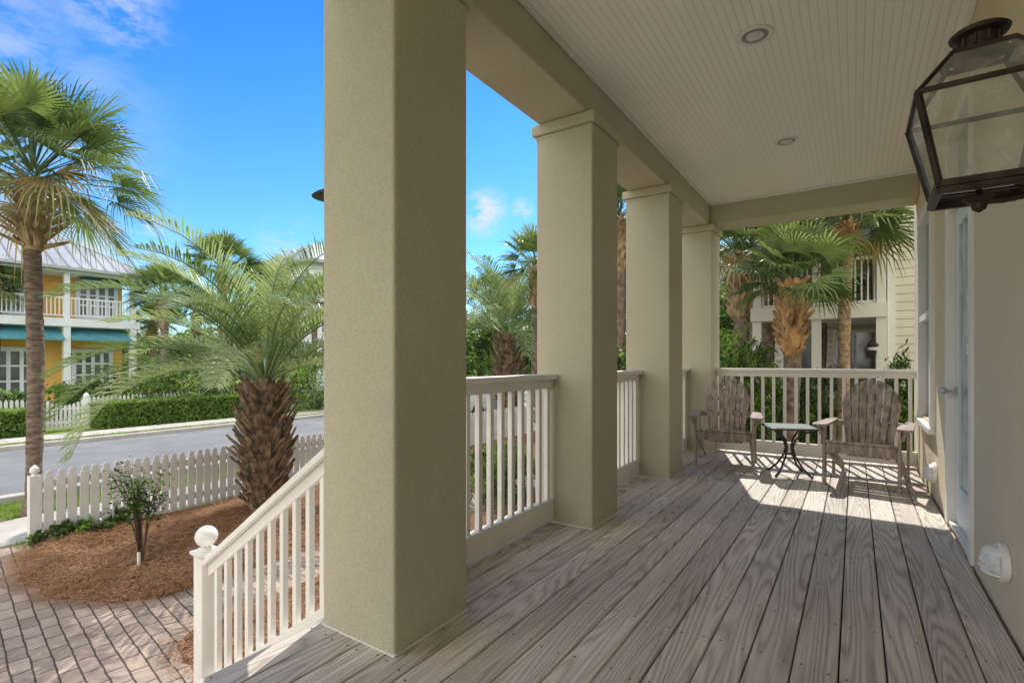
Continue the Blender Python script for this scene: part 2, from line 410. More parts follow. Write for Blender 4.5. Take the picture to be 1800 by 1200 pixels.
for k in range(12): b.box(-1.8,WX,-2.9+k*.85,-2.85+k*.85,-.2,-.037)
b.box(-1.8,WX,-3,6.8,-.6,-.55)  # dark sheet under the joists, painting shade into the board gaps
tag(b.build('joists_and_gap_shade',M['black']),kind='structure')
# door
dr=empty('glass_door',(WX+.05,4.13,0),'pale blue grey glazed front door with round knob in the right hand wall','door')
b=MB()
for a0,a1 in((3.66,3.74),(4.52,4.6)): b.box(WX-.015,WX+.12,a0,a1,0.001,2.66)
b.box(WX-.015,WX+.12,3.741,4.519,2.58,2.66); b.box(WX-.01,WX+.12,3.741,4.519,2.10,2.17); b.box(WX-.005,WX+.13,3.741,4.519,.001,.03)
b.build('door_frame',M['trimwhite'],dr,bev=.004)
b=MB(); X0,X1=WX+.03,WX+.075
b.box(X0,X1,3.745,3.86,.035,2.095); b.box(X0,X1,4.40,4.515,.035,2.095); b.box(X0,X1,3.861,4.399,.035,.28); b.box(X0,X1,3.861,4.399,1.98,2.095)
b.build('door_leaf',M['doorpaint'],dr,bev=.005)
b=MB(); b.box(WX+.045,WX+.055,3.862,4.398,.281,1.979); b.build('door_glass',M['doorglass'],dr)
b=MB(); b.box(WX+.045,WX+.055,3.742,4.518,2.171,2.579); b.build('transom_glass',M['winglass'],dr)
b=MB(); b.tube([(WX+.03,4.46,.9),(WX-.02,4.46,.9)],.011,12); b.lathe((WX-.042,4.46,.9),[(0,-.024),(.018,-.021),(.027,-.008),(.028,.004),(.018,.018),(.011,.022)],18,axis='x'); b.lathe((WX+.020,4.46,.9),[(.0,-.002),(.032,0),(.032,.008)],18,axis='x')
b.build('door_knob',M['brass'],dr,smooth=False)
b=MB(); b.lathe((WX+.042,4.12,1.17),[(.055,0),(.055,.0015)],20,axis='x',sx=1.5,sy=.8); b.build('door_sticker',M['lap_blue'],dr)
wn=empty('sash_window',(WX,5.8,.58),'tall white framed window in the tan wall beyond the glazed door','window')
b=MB()
for a0,a1 in((5.28,5.37),(6.23,6.32)): b.box(WX-.03,WX+.06,a0,a1,.56,2.46)
b.box(WX-.03,WX+.06,5.371,6.229,2.37,2.46); b.box(WX-.045,WX+.06,5.25,6.35,.51,.559); b.box(WX-.02,WX+.05,5.371,6.229,1.46,1.52)
b.build('window_frame',M['trimwhite'],wn,bev=.004)
b=MB(); b.box(WX+.03,WX+.04,5.372,6.228,.561,1.459); b.box(WX+.03,WX+.04,5.372,6.228,1.521,2.369); b.build('window_pane',M['winglass'],wn)

# ---------------------------------------------------------------- railings
def railing(p0,p1,axis,fix,label,n):
    mid=(p0+p1)/2
    root=empty('porch_railing',(fix,mid,0) if axis=='y' else (mid,fix,0),label,'railing')
    def bx(b,a0,a1,w,z0,z1):
        if axis=='y': b.box(fix-w/2,fix+w/2,a0,a1,z0,z1)
        else: b.box(a0,a1,fix-w/2,fix+w/2,z0,z1)
    b=MB(); bx(b,p0,p1,.115,.975,1.01); bx(b,p0,p1,.045,.915,.974); b.build('top_rail',M['white'],root,bev=.005)
    b=MB(); bx(b,p0,p1,.05,.02,.165); b.build('bottom_rail',M['white'],root,bev=.005)
    for k in range(n):
        a=p0+(p1-p0)*(k+.5)/n
        b=MB(); bx(b,a-.016,a+.016,.032,.166,.914); b.build('baluster',M['white'],root,bev=.003)
railing(1.766,3.059,'y',-1.73,'white porch railing bay beside the nearest column, in front of the boxwood',12)
railing(3.491,4.729,'y',-1.73,'white porch railing bay between the second and third columns',12)
railing(5.161,6.399,'y',-1.73,'white porch railing bay just left of the left wooden chair',12)
railing(-1.419,.529,'x',6.66,'white railing across the far end of the porch behind the two chairs',17)
# stair rail
YS=1.56
sr=empty('stair_railing',(-2.6,YS,-.9),'white sloping stair railing ending in a ball topped newel post','railing')
xa,za,xb,zb=-1.85,.845,-3.24,-.09
sl=(za-zb)/(xa-xb)
def zt(x): return zb+sl*(x-xb)
b=MB(); b.prism([(xa,zt(xa)-.04),(xa,zt(xa)),(xb,zt(xb)),(xb,zt(xb)-.04)],'y',YS-.055,YS+.055); b.prism([(xa,zt(xa)-.11),(xa,zt(xa)-.041),(xb,zt(xb)-.041),(xb,zt(xb)-.11)],'y',YS-.02,YS+.02)
b.build('top_rail',M['white'],sr,bev=.005)
b=MB(); b.prism([(xa,zt(xa)-.80),(xa,zt(xa)-.74),(xb,zt(xb)-.74),(xb,zt(xb)-.80)],'y',YS-.025,YS+.025); b.build('bottom_rail',M['white'],sr,bev=.004)
b=MB(); b.prism([(xa,zt(xa)-1.15),(xa,zt(xa)-.801),(xb,zt(xb)-.801),(xb,G)],'y',YS-.015,YS+.015); b.build('stringer',M['white'],sr)
for k in range(12):
    x=xa-.07-k*.112
    b=MB(); b.prism([(x-.016,zt(x-.016)-.74),(x+.016,zt(x+.016)-.74),(x+.016,zt(x+.016)-.11),(x-.016,zt(x-.016)-.11)],'y',YS-.016,YS+.016); b.build('baluster',M['white'],sr,bev=.003)
b=MB(); b.box(-3.345,-3.241,YS-.052,YS+.052,G,-.075); b.build('newel_post',M['white'],sr,bev=.006)
b=MB(); cc=(-3.293,YS,-.075)
b.box(-3.36,-3.226,YS-.067,YS+.067,-.0745,-.055)
prof=[(.05,.02),(.055,.03),(.03,.038),(.024,.046)]
for k in range(13):
    t=-1.25+k*(1.25+1.5708)/12; prof.append((.063*math.cos(t),.105+.063*math.sin(t)))
b.lathe(cc,prof,22); b.build('ball_finial',M['white'],sr,smooth=True)
stp=empty('porch_steps',(-2.5,.5,G),'wooden steps leading down from the porch deck to the brick path','steps')
for k in range(4):
    z=-.19*(k+1); x1=-1.89-.30*k
    b=MB(); b.box(x1-.31,x1,-.5,1.48,z-.035,z); b.build('tread',M['deck'],stp,bev=.004,colattr=True)
    b=MB(); b.box(x1-.02,x1-.001,-.5,1.48,z+.001,z+.154); b.build('riser',M['white'],stp)
b=MB(); b.box(-3.1,-3.08,-.5,1.48,G,-.796); b.build('riser',M['white'],stp)

# ---------------------------------------------------------------- wall lantern
LX,LY=.300,1.995
ln=empty('gas_lantern',(LX,LY,1.58),'large dark metal glass lantern hanging near the camera on the right wall','lantern')
zb_,zs,zn=1.605,1.86,1.985; wb,ws,wn_=.100,.153,.068
def sq(w,z): return [Vector((LX+sx_*w,LY+sy_*w,z)) for sx_,sy_ in((-1,-1),(1,-1),(1,1),(-1,1))]
A0,A1,A2=sq(wb,zb_),sq(ws,zs),sq(wn_,zn)
b=MB()
for i in range(4):
    j=(i+1)%4
    b.bar(A0[i],A1[i],.015,.015); b.bar(A1[i],A2[i],.011,.011)
    b.bar(A0[i],A0[j],.016,.020); b.bar(A1[i],A1[j],.013,.014); b.bar(A2[i],A2[j],.012,.014)
    b.bar(A0[i]-Vector((0,0,.020)),A0[j]-Vector((0,0,.020)),.020,.018)
b.build('frame',M['dark'],ln,bev=.002)
b=MB()
for i in range(4):
    j=(i+1)%4
    b.add([A0[i],A0[j],A1[j],A1[i]],[(0,1,2,3)]); b.add([A1[i],A1[j],A2[j],A2[i]],[(0,1,2,3)])
b.build('glass_panes',M['glass'],ln)
b=MB(); b.lathe((LX,LY,zn),[(.068,0),(.064,.010),(.045,.018),(.045,.052),(.066,.058),(.070,.066),(.062,.073),(.03,.08),(0,.082)],20)
for k in range(10):
    t=k*.628; b.tube([(LX+.047*math.cos(t),LY+.047*math.sin(t),zn+.022),(LX+.047*math.cos(t),LY+.047*math.sin(t),zn+.052)],.004,5)
b.build('chimney_cap',M['dark'],ln)
b=MB(); b.tube([(LX,LY,1.578),(LX,LY,1.63)],.008,8)
b.bar((LX-wb,LY,1.592),(LX+wb,LY,1.592),.014,.006)
b.build('burner',M['dark'],ln)
b=MB()
b.tube([(LX,LY,1.565),(LX+.05,LY,1.56),(LX+.13,LY,1.57),(WX-.01,LY,1.60)],.010,8)
b.tube([(LX+.10,LY,1.57),(LX+.15,LY,1.53),(LX+.19,LY,1.51),(WX-.01,LY,1.52)],.007,8)
b.box(WX-.014,WX-.001,LY-.045,LY+.045,1.45,1.70)
b.lathe((LX,LY,1.55),[(.0,-.02),(.016,-.01),(.02,.005),(.040,.022)],12)
b.build('wall_bracket',M['dark'],ln,smooth=False)
# ---------------------------------------------------------------- bulkhead wall lights
def bulkhead(y,z,label):
    root=empty('wall_light',(WX,y,z),label,'wall light')
    k0=.86
    b=MB(); b.lathe((WX-.001,y,z),[(.115*k0,0),(.115*k0,-.022),(.105*k0,-.028)],28,axis='x',sx=1.0,sy=.80); b.build('back_plate',M['trimwhite'],root,bev=.003)
    b=MB(); prof=[(.098*k0*math.cos(t*math.pi/16),-.029-.055*math.sin(t*math.pi/16)) for t in range(9)]
    b.lathe((WX,y,z),prof,24,axis='x',sx=1.0,sy=.80); b.build('lens',M['canlens'],root,smooth=True)
    b=MB()
    for dz in(-.042,-.016,.010,.034):
        dz*=k0; kx=math.sqrt(1-(dz/.075)**2); w=.094*k0*kx; dpt=.028+.052*kx
        n=16; vs=[]
        for i in range(n+1):
            t=math.pi*i/n
            for rr,zz in((.97,0.003),(1.06,-.007),(1.06,-.010),(.97,.000)):
                vs.append((WX-dpt*rr*math.sin(t)-.004,y+w*rr*math.cos(t),z+dz+zz))
        fs=[]
        for i in range(n):
            for q in range(4): fs.append((i*4+q,i*4+(q+1)%4,(i+1)*4+(q+1)%4,(i+1)*4+q))
        b.add(vs,fs)
    vs=[];fs=[];n=16;mm=5
    for i in range(n+1):
        t=math.pi*i/n
        for j in range(mm+1):
            u=j/mm*math.pi/2; zz=(.046+.034*math.sin(u))*k0; k_=math.cos(u*.9)
            vs.append((WX-.002-(.03+.048*k_)*math.sin(t)*k_,y+.090*k0*k_*math.cos(t),z+zz))
    for i in range(n):
        for j in range(mm): fs.append((i*(mm+1)+j,i*(mm+1)+j+1,(i+1)*(mm+1)+j+1,(i+1)*(mm+1)+j))
    b.add(vs,fs)
    b.build('louvres',M['trimwhite'],root)
bulkhead(2.95,.25,'white louvred oval wall light low on the wall nearest the camera')
bulkhead(5.20,.22,'white louvred oval wall light low on the wall beyond the door')
# ---------------------------------------------------------------- recessed lights
for x,y,lb in((-.48,3.24,'nearer round recessed light in the white beadboard ceiling'),(-.49,4.95,'farther round recessed light in the white beadboard ceiling')):
    root=empty('ceiling_light',(x,y,CH),lb,'ceiling light')
    b=MB(); b.lathe((x,y,CH),[(.098,-.001),(.098,-.006),(.09,-.010),(.074,-.008),(.07,-.0015)],28); b.build('trim_ring',M['trimwhite'],root,smooth=True)
    b=MB(); b.lathe((x,y,CH),[(.071,-.0012),(.069,-.006),(.055,-.0035),(.054,-.002)],28); b.build('baffle',M['caninner'],root,smooth=True)
    b=MB(); b.lathe((x,y,CH),[(.052,-.003),(.045,-.011),(.02,-.018),(0,-.019)],24); b.build('bulb',M['canlens'],root,smooth=True)

# ---------------------------------------------------------------- adirondack chairs
def make_chair():
    root=empty('adirondack_chair',(0,0,0),'','chair','weathered wooden garden chairs')
    W='chairwood'
    b=MB()
    b.bar((-.25,-.03,.325),(.25,-.03,.325),.02,.085)
    for k in range(6):
        y0=-.02+k*.085; z0=.375-k*.026
        b.bar((-.26,y0,z0),(.26,y0,z0),.074,.02,up=(0,.28,1))
    b.build('seat',M[W],root,bev=.003)
    b=MB()
    O=Vector((0,.43,.20)); U=Vector((0,.36,.93)).normalized(); Nn=Vector((0,-.93,.36)).normalized()
    def arc(x): return .46+.31*math.sqrt(max(0,1-(x/.238)**2))
    n=7
    for k in range(n):
        u=(k-3)/3.
        cb=u*.145; ct=u*.204; wb2=.020; wt=.0295
        pts=[(cb-wb2,0),(cb+wb2,0)]
        for q in(1,.6,.2,-.2,-.6,-1):
            xx=ct+wt*q; edge=.010*abs(q)**3
            pts.append((xx,arc(xx)-edge))
        m_=len(pts); vs=[]
        for s_ in(-.009,.009):
            for px_,h_ in pts: vs.append(O+Vector((px_,0,0))+U*h_+Nn*s_)
        fs=[tuple(range(m_)),tuple(range(m_,2*m_))[::-1]]
        for i in range(m_): fs.append((i,m_+i,m_+(i+1)%m_,(i+1)%m_))
        b.add(vs,fs)
    b.build('backrest',M[W],root,bev=.002)
    b=MB(); b.bar((-.18,.475,.27),(.18,.475,.27),.02,.06,up=(0,-.36,.93)); b.bar((-.30,.575,.50),(.30,.575,.50),.025,.05,up=(0,-.36,.93)); b.bar((-.17,.648,.67),(.17,.648,.67),.02,.04,up=(0,-.36,.93))
    b.build('back_brace',M[W],root,bev=.003)
    for s_ in(-1,1):
        x=s_*.295
        b=MB()
        ar=[(-.085,.05),(-.075,.15),(-.060,.50),(-.02,.62),(.03,.62),(.045,.5),(.06,.1),(.045,-.06),(.015,-.085),(-.055,-.085),(-.08,-.04)]
        b.prism([(x+s_*(-u)*.85,v_) for u,v_ in ar][::s_],'z',.515,.535); b.build('arm',M[W],root,bev=.003)
        b=MB(); b.bar((s_*.272,-.005,.0),(s_*.272,-.005,.514),.022,.080,up=(0,1,0)); b.bar((s_*.29,-.005,.43),(s_*.315,-.005,.513),.025,.05,up=(0,1,0)); b.build('leg',M[W],root,bev=.003)
        b=MB(); b.bar((s_*.250,-.03,.325),(s_*.250,.78,.035),.022,.08); b.build('leg',M[W],root,bev=.003)
        b=MB(); b.bar((s_*.290,.52,.0),(s_*.290,.56,.514),.02,.055,up=(0,1,0)); b.build('arm_post',M[W],root,bev=.003)
    return root
ch=make_chair(); ch2=copy_tree(ch)
ch.location=(.04,5.38,0); ch.rotation_euler.z=math.radians(-8)
ch['label']='weathered wooden slatted garden chair nearest the door, right of the glass table'
ch2.location=(-1.12,5.58,0); ch2.rotation_euler.z=math.radians(8)
ch2['label']='weathered wooden slatted garden chair beside the farthest column, left of the glass table'
tx,ty=-.53,5.62
tb=empty('side_table',(tx,ty,0),'small glass topped side table with curved dark legs between the chairs','table')
def rsq(h,rc,n=5,rot=.35):
    pts=[]
    for q,(sx_,sy_) in enumerate(((1,1),(-1,1),(-1,-1),(1,-1))):
        for i in range(n+1):
            a=q*math.pi/2+i*math.pi/2/n
            x=sx_*(h-rc)+rc*math.cos(a); y=sy_*(h-rc)+rc*math.sin(a)
            pts.append((tx+x*math.cos(rot)-y*math.sin(rot),ty+x*math.sin(rot)+y*math.cos(rot)))
    return pts
b=MB(); b.prism(rsq(.200,.05),'z',.462,.472); b.build('glass_top',M['tableglass'],tb)
b=MB(); pr=rsq(.208,.055); b.tube([(x,y,.460) for x,y in pr+pr[:1]],.009,8,cap=False); b.build('rim',M['iron'],tb)
for k in range(4):
    a=k*math.pi/2+.35+math.pi/4; ca,sa=math.cos(a),math.sin(a)
    pr=[(.25,.452),(.16,.42),(.06,.34),(.035,.26),(.06,.18),(.13,.08),(.20,.02),(.23,.008)]
    b=MB(); b.tube([(tx+ca*r_,ty+sa*r_,z_) for r_,z_ in pr],[.010]*6+[.012,.008],8); b.build('leg',M['iron'],tb,smooth=True)
b=MB(); b.tube([(tx+.05*math.cos(k*.5236),ty+.05*math.sin(k*.5236),.20) for k in range(13)],.006,6,cap=False); b.build('leg_ring',M['iron'],tb)

# ---------------------------------------------------------------- near picket fence
def picket_mb(w,h,t=.02):
    b=MB(); n=[(-w/2,0),(w/2,0),(w/2,h-.070),(w*.30,h-.060),(w*.42,h-.034),(w*.25,h-.010),(0,h),(-w*.25,h-.010),(-w*.42,h-.034),(-w*.30,h-.060),(-w/2,h-.070)]
    b.prism(n,'x',-t/2,t/2); return b
fx=-7.42
fn=empty('picket_fence',(fx,1.72,G),'white picket fence with pointed tips between the mulch bed and the road','fence')
proto=None
for k in range(99):
    y=1.845+k*.104
    if proto is None:
        b=picket_mb(.083,.80); proto=b.build('picket',M['fencewhite'],None,bev=.003); proto.parent=fn; p=proto
    else:
        p=proto.copy(); col.objects.link(p); p.parent=fn
    p.location=(.035,y-1.72,.05); p.rotation_euler=(R.uniform(-.012,.012),0,0)
for z in(.20,.66):
    b=MB(); b.box(fx-.025,fx+.022,1.75,12.2,G+z,G+z+.08); b.build('rail',M['fencewhite'],fn)
for k in range(5):
    y=1.74+k*2.5
    b=MB(); b.box(fx-.06,fx+.04,y-.05,y+.05,G,G+.80)
    b.lathe((fx-.01,y,G+.80),[(.03,0),(.025,.02),(.045,.045),(.04,.08),(.015,.11),(0,.12)],12); b.build('post',M['fencewhite'],fn)

# ---------------------------------------------------------------- vegetation
def fan_leaf(b,r,o,az,el,pl,Rr,nseg,droop,m,fold=.3):
    d=Vector((math.cos(az)*math.cos(el),math.sin(az)*math.cos(el),math.sin(el)))
    P=o+d*pl+Vector((0,0,-.08*pl*pl))
    b.bar(o+d*.05,P,.02,.014,m=m,w2=.012,h2=.01)
    f=(P-o).normalized(); f=(f+Vector((0,0,-.22*droop))).normalized()
    s=f.cross(Vector((0,0,1)))
    if s.length<.05: s=Vector((math.sin(az),-math.cos(az),0))
    s.normalize(); n=s.cross(f)
    roll=r.uniform(-.8,.8); s,n=(s*math.cos(roll)+n*math.sin(roll)),(n*math.cos(roll)-s*math.sin(roll))
    A=math.radians(115); dphi=2*A/nseg
    for k in range(nseg):
        ph=-A+dphi*(k+.5)
        dr_=(f*math.cos(ph)+s*math.sin(ph)+n*(abs(math.sin(ph))*fold)).normalized()
        L=Rr*(.70+.30*math.cos(ph))*r.uniform(.82,1.1)
        sd=dr_.cross(n).normalized()
        w=L*.36*math.tan(dphi/2)*1.0
        dz=Vector((0,0,-1))
        p1=P+dr_*L*.36+dz*L*.02*droop
        p2=P+dr_*L*.70+dz*L*.13*droop
        p3=P+dr_*L*.93+dz*L*(.40*droop)*r.uniform(.5,1.5)
        up=n*w*.5*(1 if k%2 else -1)
        b.add([P,p1+sd*w+up,p1-sd*w-up,p2+sd*w*.6,p2-sd*w*.6,p3],[(0,1,2),(1,3,4,2),(3,5,4)],m)
def fan_crown(seed,nl,Rr,pl,nseg=26,low=-22,dead=.0,dr=1.0,mix=.5):
    r=random.Random(seed); b=MB(); o=Vector((0,0,0))
    for i in range(nl):
        t=i/(nl-1); el=math.radians(84-(84-low)*t+r.uniform(-9,9)); az=i*2.39996+r.uniform(-.3,.3)
        m=0 if r.random()<mix else 1
        if t>.85 and r.random()<dead: m=2
        fan_leaf(b,r,o+Vector((0,0,.10-.2*t)),az,el,pl*r.uniform(.8,1.15)*(.75+.35*math.sin(t*3)),Rr*r.uniform(.85,1.1),nseg,(.35+.7*t)*dr,m)
    return b
def boots(b,r,z0,z1,rad,rows,per,ln_,out,w,m=0,radfn=None,tw=0):
    for i in range(rows):
        t=i/max(1,rows-1); z=z0+(z1-z0)*t
        rr=rad if radfn is None else radfn(t)
        for k in range(per):
            a=2*math.pi*(k+.5*(i%2))/per+r.uniform(-.12,.12)+i*.2
            L=ln_*r.uniform(.7,1.25); o_=out*r.uniform(.6,1.3)
            p=Vector((math.cos(a)*rr*.85,math.sin(a)*rr*.85,z)); d=Vector((math.cos(a)*math.sin(o_),math.sin(a)*math.sin(o_),math.cos(o_)))
            if tw:
                sgn=1 if (k+i)%2 else -1; d=(d+Vector((-math.sin(a),math.cos(a),0))*tw*sgn).normalized()
            b.bar(p,p+d*L,w,w*.35,up=(math.cos(a),math.sin(a),.01),m=m,w2=w*.45,h2=w*.2)
def trunk_mb(h,r0,r1,seed,lean=0,rings=26,n=12,flare=.06):
    r=random.Random(seed); b=MB(); pts=[];rs=[]
    for i in range(rings+1):
        t=i/rings; pts.append((lean*math.sin(t*1.6)*.5+.02*math.sin(t*7+seed),.015*math.cos(t*5+seed),h*t))
        rs.append((r0+(r1-r0)*t+ (flare*(1-t/.06) if t<.06 else 0))*(1+r.uniform(-.05,.05)))
    b.tube(pts,rs,n); return b
p=Vector((-9.05,2.12,G)); hc=4.42
pal=empty('cabbage_palm',p,'tall fan palm with slim grey trunk at the left edge behind the picket fence','palm tree')
b=trunk_mb(hc-.5,.085,.095,4,-.10,70,14,.07); t_=b.build('trunk',M['bark'],None,smooth=True); t_.parent=pal
b=MB(); r=random.Random(5)
b.tube([(-.05,0,hc-.9),(-.05,0,hc-.7),(-.05,0,hc-.3),(-.05,0,hc+.05)],[.10,.16,.19,.12],14)
boots(b,r,hc-.85,hc-.05,.2,8,8,.25,.95,.065,radfn=lambda t:.12+.10*math.sin(t*2.6),tw=.35); bt=b.build('leaf_bases',M['boot'],None); bt.parent=pal
b=fan_crown(21,56,.86,.88,40,-20,.35,1.25,.4); cr=b.build('crown',[M['fan1'],M['fan2'],M['fan3']],None); cr.parent=pal; cr.location=(-.05,0,hc+.08)
# pindo palm
def frond(b,r,o,az,el,L,bend,ll,npair,m,vee=.45):
    steps=18; pts=[o]; e=el; ds=[]
    a=az
    for i in range(steps):
        t=i/steps; e2=el-bend*(t**1.3)
        d=Vector((math.cos(a)*math.cos(e2),math.sin(a)*math.cos(e2),math.sin(e2))); ds.append(d); pts.append(pts[-1]+d*L/steps)
    ds.append(ds[-1])
    b.tube(pts[::2],[.015*(1-.85*i/9) for i in range(len(pts[::2]))],5,m=m,cap=False)
    for i in range(npair):
        t=.22+.78*i/npair; x=t*steps; k=min(int(x),steps-1); f=x-k
        P=pts[k].lerp(pts[k+1],f); d=ds[k]
        s=Vector((-math.sin(a),math.cos(a),0)); n=s.cross(d)*-1
        if n.z<0 and abs(d.z)<.7: n=-n
        l=ll*math.sin(math.pi*min(1,(t*.86+.1)))**.6*r.uniform(.8,1.15)
        for sg in(-1,1):
            dr_=(d*.75+s*sg*r.uniform(.6,.9)+n*vee*r.uniform(.5,1.3)).normalized()
            w=.0105
            q1=P+dr_*l*.5; q2=P+dr_*l*.98+Vector((0,0,-l*r.uniform(.05,.35)))
            wd=d.cross(dr_).normalized().cross(dr_)*w
            b.add([P-wd*.5,P+wd*.5,q1+wd,q1-wd,q2],[(0,1,2,3),(3,2,4)],m)
def pindo_crown(seed,nf,L,ll,npair):
    r=random.Random(seed); b=MB()
    for i in range(nf):
        t=i/(nf-1); el=math.radians(86-62*t+r.uniform(-6,6)); az=i*2.39996+r.uniform(-.25,.25)
        frond(b,r,Vector((0.06*math.cos(az),.06*math.sin(az),-.1*t)),az,el,L*r.uniform(.8,1.12),math.radians(r.uniform(58,95)+8*t),ll,npair,0 if r.random()<.6 else 1)
    return b
pp=gp(466,905)
pin=empty('pindo_palm',pp,'pale feathery palm with dark shaggy trunk in the pine straw bed','palm tree')
b=MB(); r=random.Random(8)
b.tube([(0,0,0),(0,0,.3),(0,0,1.1),(0,0,1.6),(0,0,1.85)],[.18,.22,.25,.2,.1],14); t_=b.build('trunk',M['boot_dark'],None); t_.parent=pin
b=MB(); boots(b,r,.12,1.62,.24,13,11,.27,.66,.085,radfn=lambda t:.18+.12*math.sin(t*2.7)); bt=b.build('leaf_bases',[M['boot_dark']],None); bt.parent=pin
b=pindo_crown(36,37,2.35,.46,54); cr=b.build('crown',[M['pin1'],M['pin2']],None); cr.parent=pin; cr.location=(0,0,1.86)
pinmesh=cr.data; ptrunk=t_.data; pboot=bt.data
def pindo_copy(pos,s,label):
    e=empty('pindo_palm',pos,label,'palm tree')
    for nm,me,z in(('trunk',ptrunk,0),('leaf_bases',pboot,0),('crown',pinmesh,1.8*s)):
        o=bpy.data.objects.new(nm,me); col.objects.link(o); o.parent=e; o.location=(0,0,z); o.scale=(s,s,s); o.rotation_euler.z=R.uniform(0,6)
pindo_copy(at(895,19.5),1.7,'feathery palm seen past the nearest porch railing, between the first two columns')

crownA=fan_crown(41,44,.85,.8,26,-12,0,.95); cA=crownA.build('crown',[M['fan1'],M['fan2'],M['fan3']],None)
crownB=fan_crown(57,40,.9,.78,24,-18,.3,1.0); cB=crownB.build('crown',[M['fan1'],M['fan2'],M['fan3']],None)
tmesh=trunk_mb(1.0,.14,.15,9,.0,34,10).build('trunk',M['bark'],None,smooth=True)
tmesh2=trunk_mb(1.0,.125,.13,19,.25,34,10).build('trunk',M['bark_tan'],None,smooth=True)
def bootobj(mat,rows=9,per=7,top=-.08,bot=-1.3,big=1.0):
    b=MB(); r=random.Random(77)
    b.tube([(0,0,bot-.05),(0,0,bot+.2),(0,0,-.3),(0,0,.05)],[.13*big,.18*big,.22*big,.12*big],12)
    boots(b,r,bot,top,.23*big,rows,per,.20,.62,.105,radfn=lambda t:(.15+.08*math.sin(t*3))*big,tw=.5); return b.build('leaf_bases',mat,None)
bo1=bootobj(M['boot']); bo2=bootobj(M['boot_orange'],11,8); bo3=bootobj(M['boot_orange'],4,7,-.08,-.5,.9)
protos=[cA,cB,tmesh,tmesh2,bo1,bo2,bo3]
def fan_palm(pos,cz,label,s=1.0,kind=0,bt=bo1,bs=1.0,ts=1.0,tm=tmesh):
    e=empty('fan_palm',pos,label,'palm tree')
    h=cz-pos.z; lx=.25*ts*.5 if tm is tmesh2 else 0
    o=bpy.data.objects.new('trunk',tm.data); col.objects.link(o); o.parent=e; o.scale=(ts,ts,h-.3)
    o=bpy.data.objects.new('leaf_bases',bt.data); col.objects.link(o); o.parent=e; o.location=(lx,0,h); o.scale=(bs,bs,bs); o.rotation_euler.z=R.uniform(0,6)
    o=bpy.data.objects.new('crown',(cA,cB)[kind].data); col.objects.link(o); o.parent=e; o.location=(lx,0,h); o.scale=(s,s,s); o.rotation_euler.z=R.uniform(0,6)
def fp(px,Z,py,label,**k):
    fan_palm(at(px,Z),H+(HY-py)/F*Z,label,**k)
fp(1392,9.2,495,'fan palm with orange booted trunk seen above the end railing, left of the slimmer one',s=.80,bt=bo2,bs=1.0,ts=.95)
fp(1476,9.9,395,'fan palm with bare tan trunk in front of the neighbouring balcony',s=.95,kind=1,bt=bo3,bs=.9,ts=.85,tm=tmesh2)
fp(1300,11.0,450,'fan palm just right of the farthest column',s=.9,kind=1)
fp(1350,12.2,430,'fan palm behind the orange booted one, toward the neighbouring house',s=.95)
fp(1440,12.4,480,'fan palm between the two nearer palms beyond the end railing',s=.75,kind=1)
fp(1325,17,470,'farther fan palm left of the neighbouring house, behind the others',s=1.2,kind=0)
fp(1088,12.5,385,'fan palm seen in the narrow gap between the second and third columns',s=1.0)
fp(942,17,470,'fan palm peeking out left of the second column',s=1.05,kind=1)
fp(862,32,520,'small distant fan palm left of the second column, nearer the first column',s=1.2)
fp(895,36,530,'small distant fan palm midway between the first two columns',s=1.2,kind=1)
fp(-8,21,500,'fan palm in front of the yellow house, at the left edge',s=.9,kind=1)
fp(288,21,520,'fan palm right of the yellow house corner',s=1.1)
fp(268,26,565,'short fan palm beside the yellow house corner post',s=.9,kind=1)
fp(392,24,470,'tallest fan palm behind the pindo palm across the road',s=1.3)
fp(452,27,510,'fan palm in front of the distant pale house',s=1.2,kind=1)
fp(552,27,530,'fan palm across the road nearest the first column',s=1.2)
fp(345,28,545,'low fan palm across the road between two taller ones',s=1.1,kind=1)
for o in protos: bpy.data.objects.remove(o)

def leafcloud(b,r,c,rad,n,size,nc,el=1.6,nm=3,cs=.33,up=0):
    cl=[]
    for _ in range(nc):
        while True:
            v=Vector((r.uniform(-1,1),r.uniform(-1,1),r.uniform(-1,1)))
            if .25<v.length<1: break
        cl.append((v,r.randrange(nm),r.uniform(.6,1.2)))
    for _ in range(n):
        v,mi,k=r.choice(cl)
        q=v+Vector((r.gauss(0,cs*.5),r.gauss(0,cs*.5),r.gauss(0,cs*.45)))*k
        P=Vector((c[0]+q.x*rad[0],c[1]+q.y*rad[1],c[2]+q.z*rad[2]))
        if P.z<G+.01: continue
        a=Vector((r.uniform(-1,1),r.uniform(-1,1),r.uniform(-.8,.8)+up)).normalized(); s=a.cross(Vector((r.uniform(-1,1),r.uniform(-1,1),r.uniform(-1,1)))).normalized()
        L=size*r.uniform(.6,1.3); w=L/el/2
        m=mi if r.random()<.7 else r.randrange(nm)
        b.add([P-a*L/2,P+s*w,P+a*L/2,P-s*w],[(0,1,2,3)],m)
LM=[M['lf1'],M['lf2'],M['lf3']]
def tree_proto(seed,n=9000):
    r=random.Random(seed); b=MB(); b.tube([(0,0,G),(0.05,0,1.0),(-.05,.05,2.4)],[.2,.15,.1],8)
    for k in range(7):
        a=k*.9; b.tube([(0,0,1.0+.2*k),(math.cos(a)*.8,math.sin(a)*.8,1.9+.25*k),(math.cos(a)*1.5,math.sin(a)*1.5,2.6+.25*k)],[.07,.05,.02],6)
    t=b.build('trunk',M['treebark'],None)
    b=MB(); leafcloud(b,r,(0,0,2.6),(2.3,2.3,2.0),n,.20,60); c_=b.build('crown',LM,None); return t,c_
T=[tree_proto(1),tree_proto(2)]
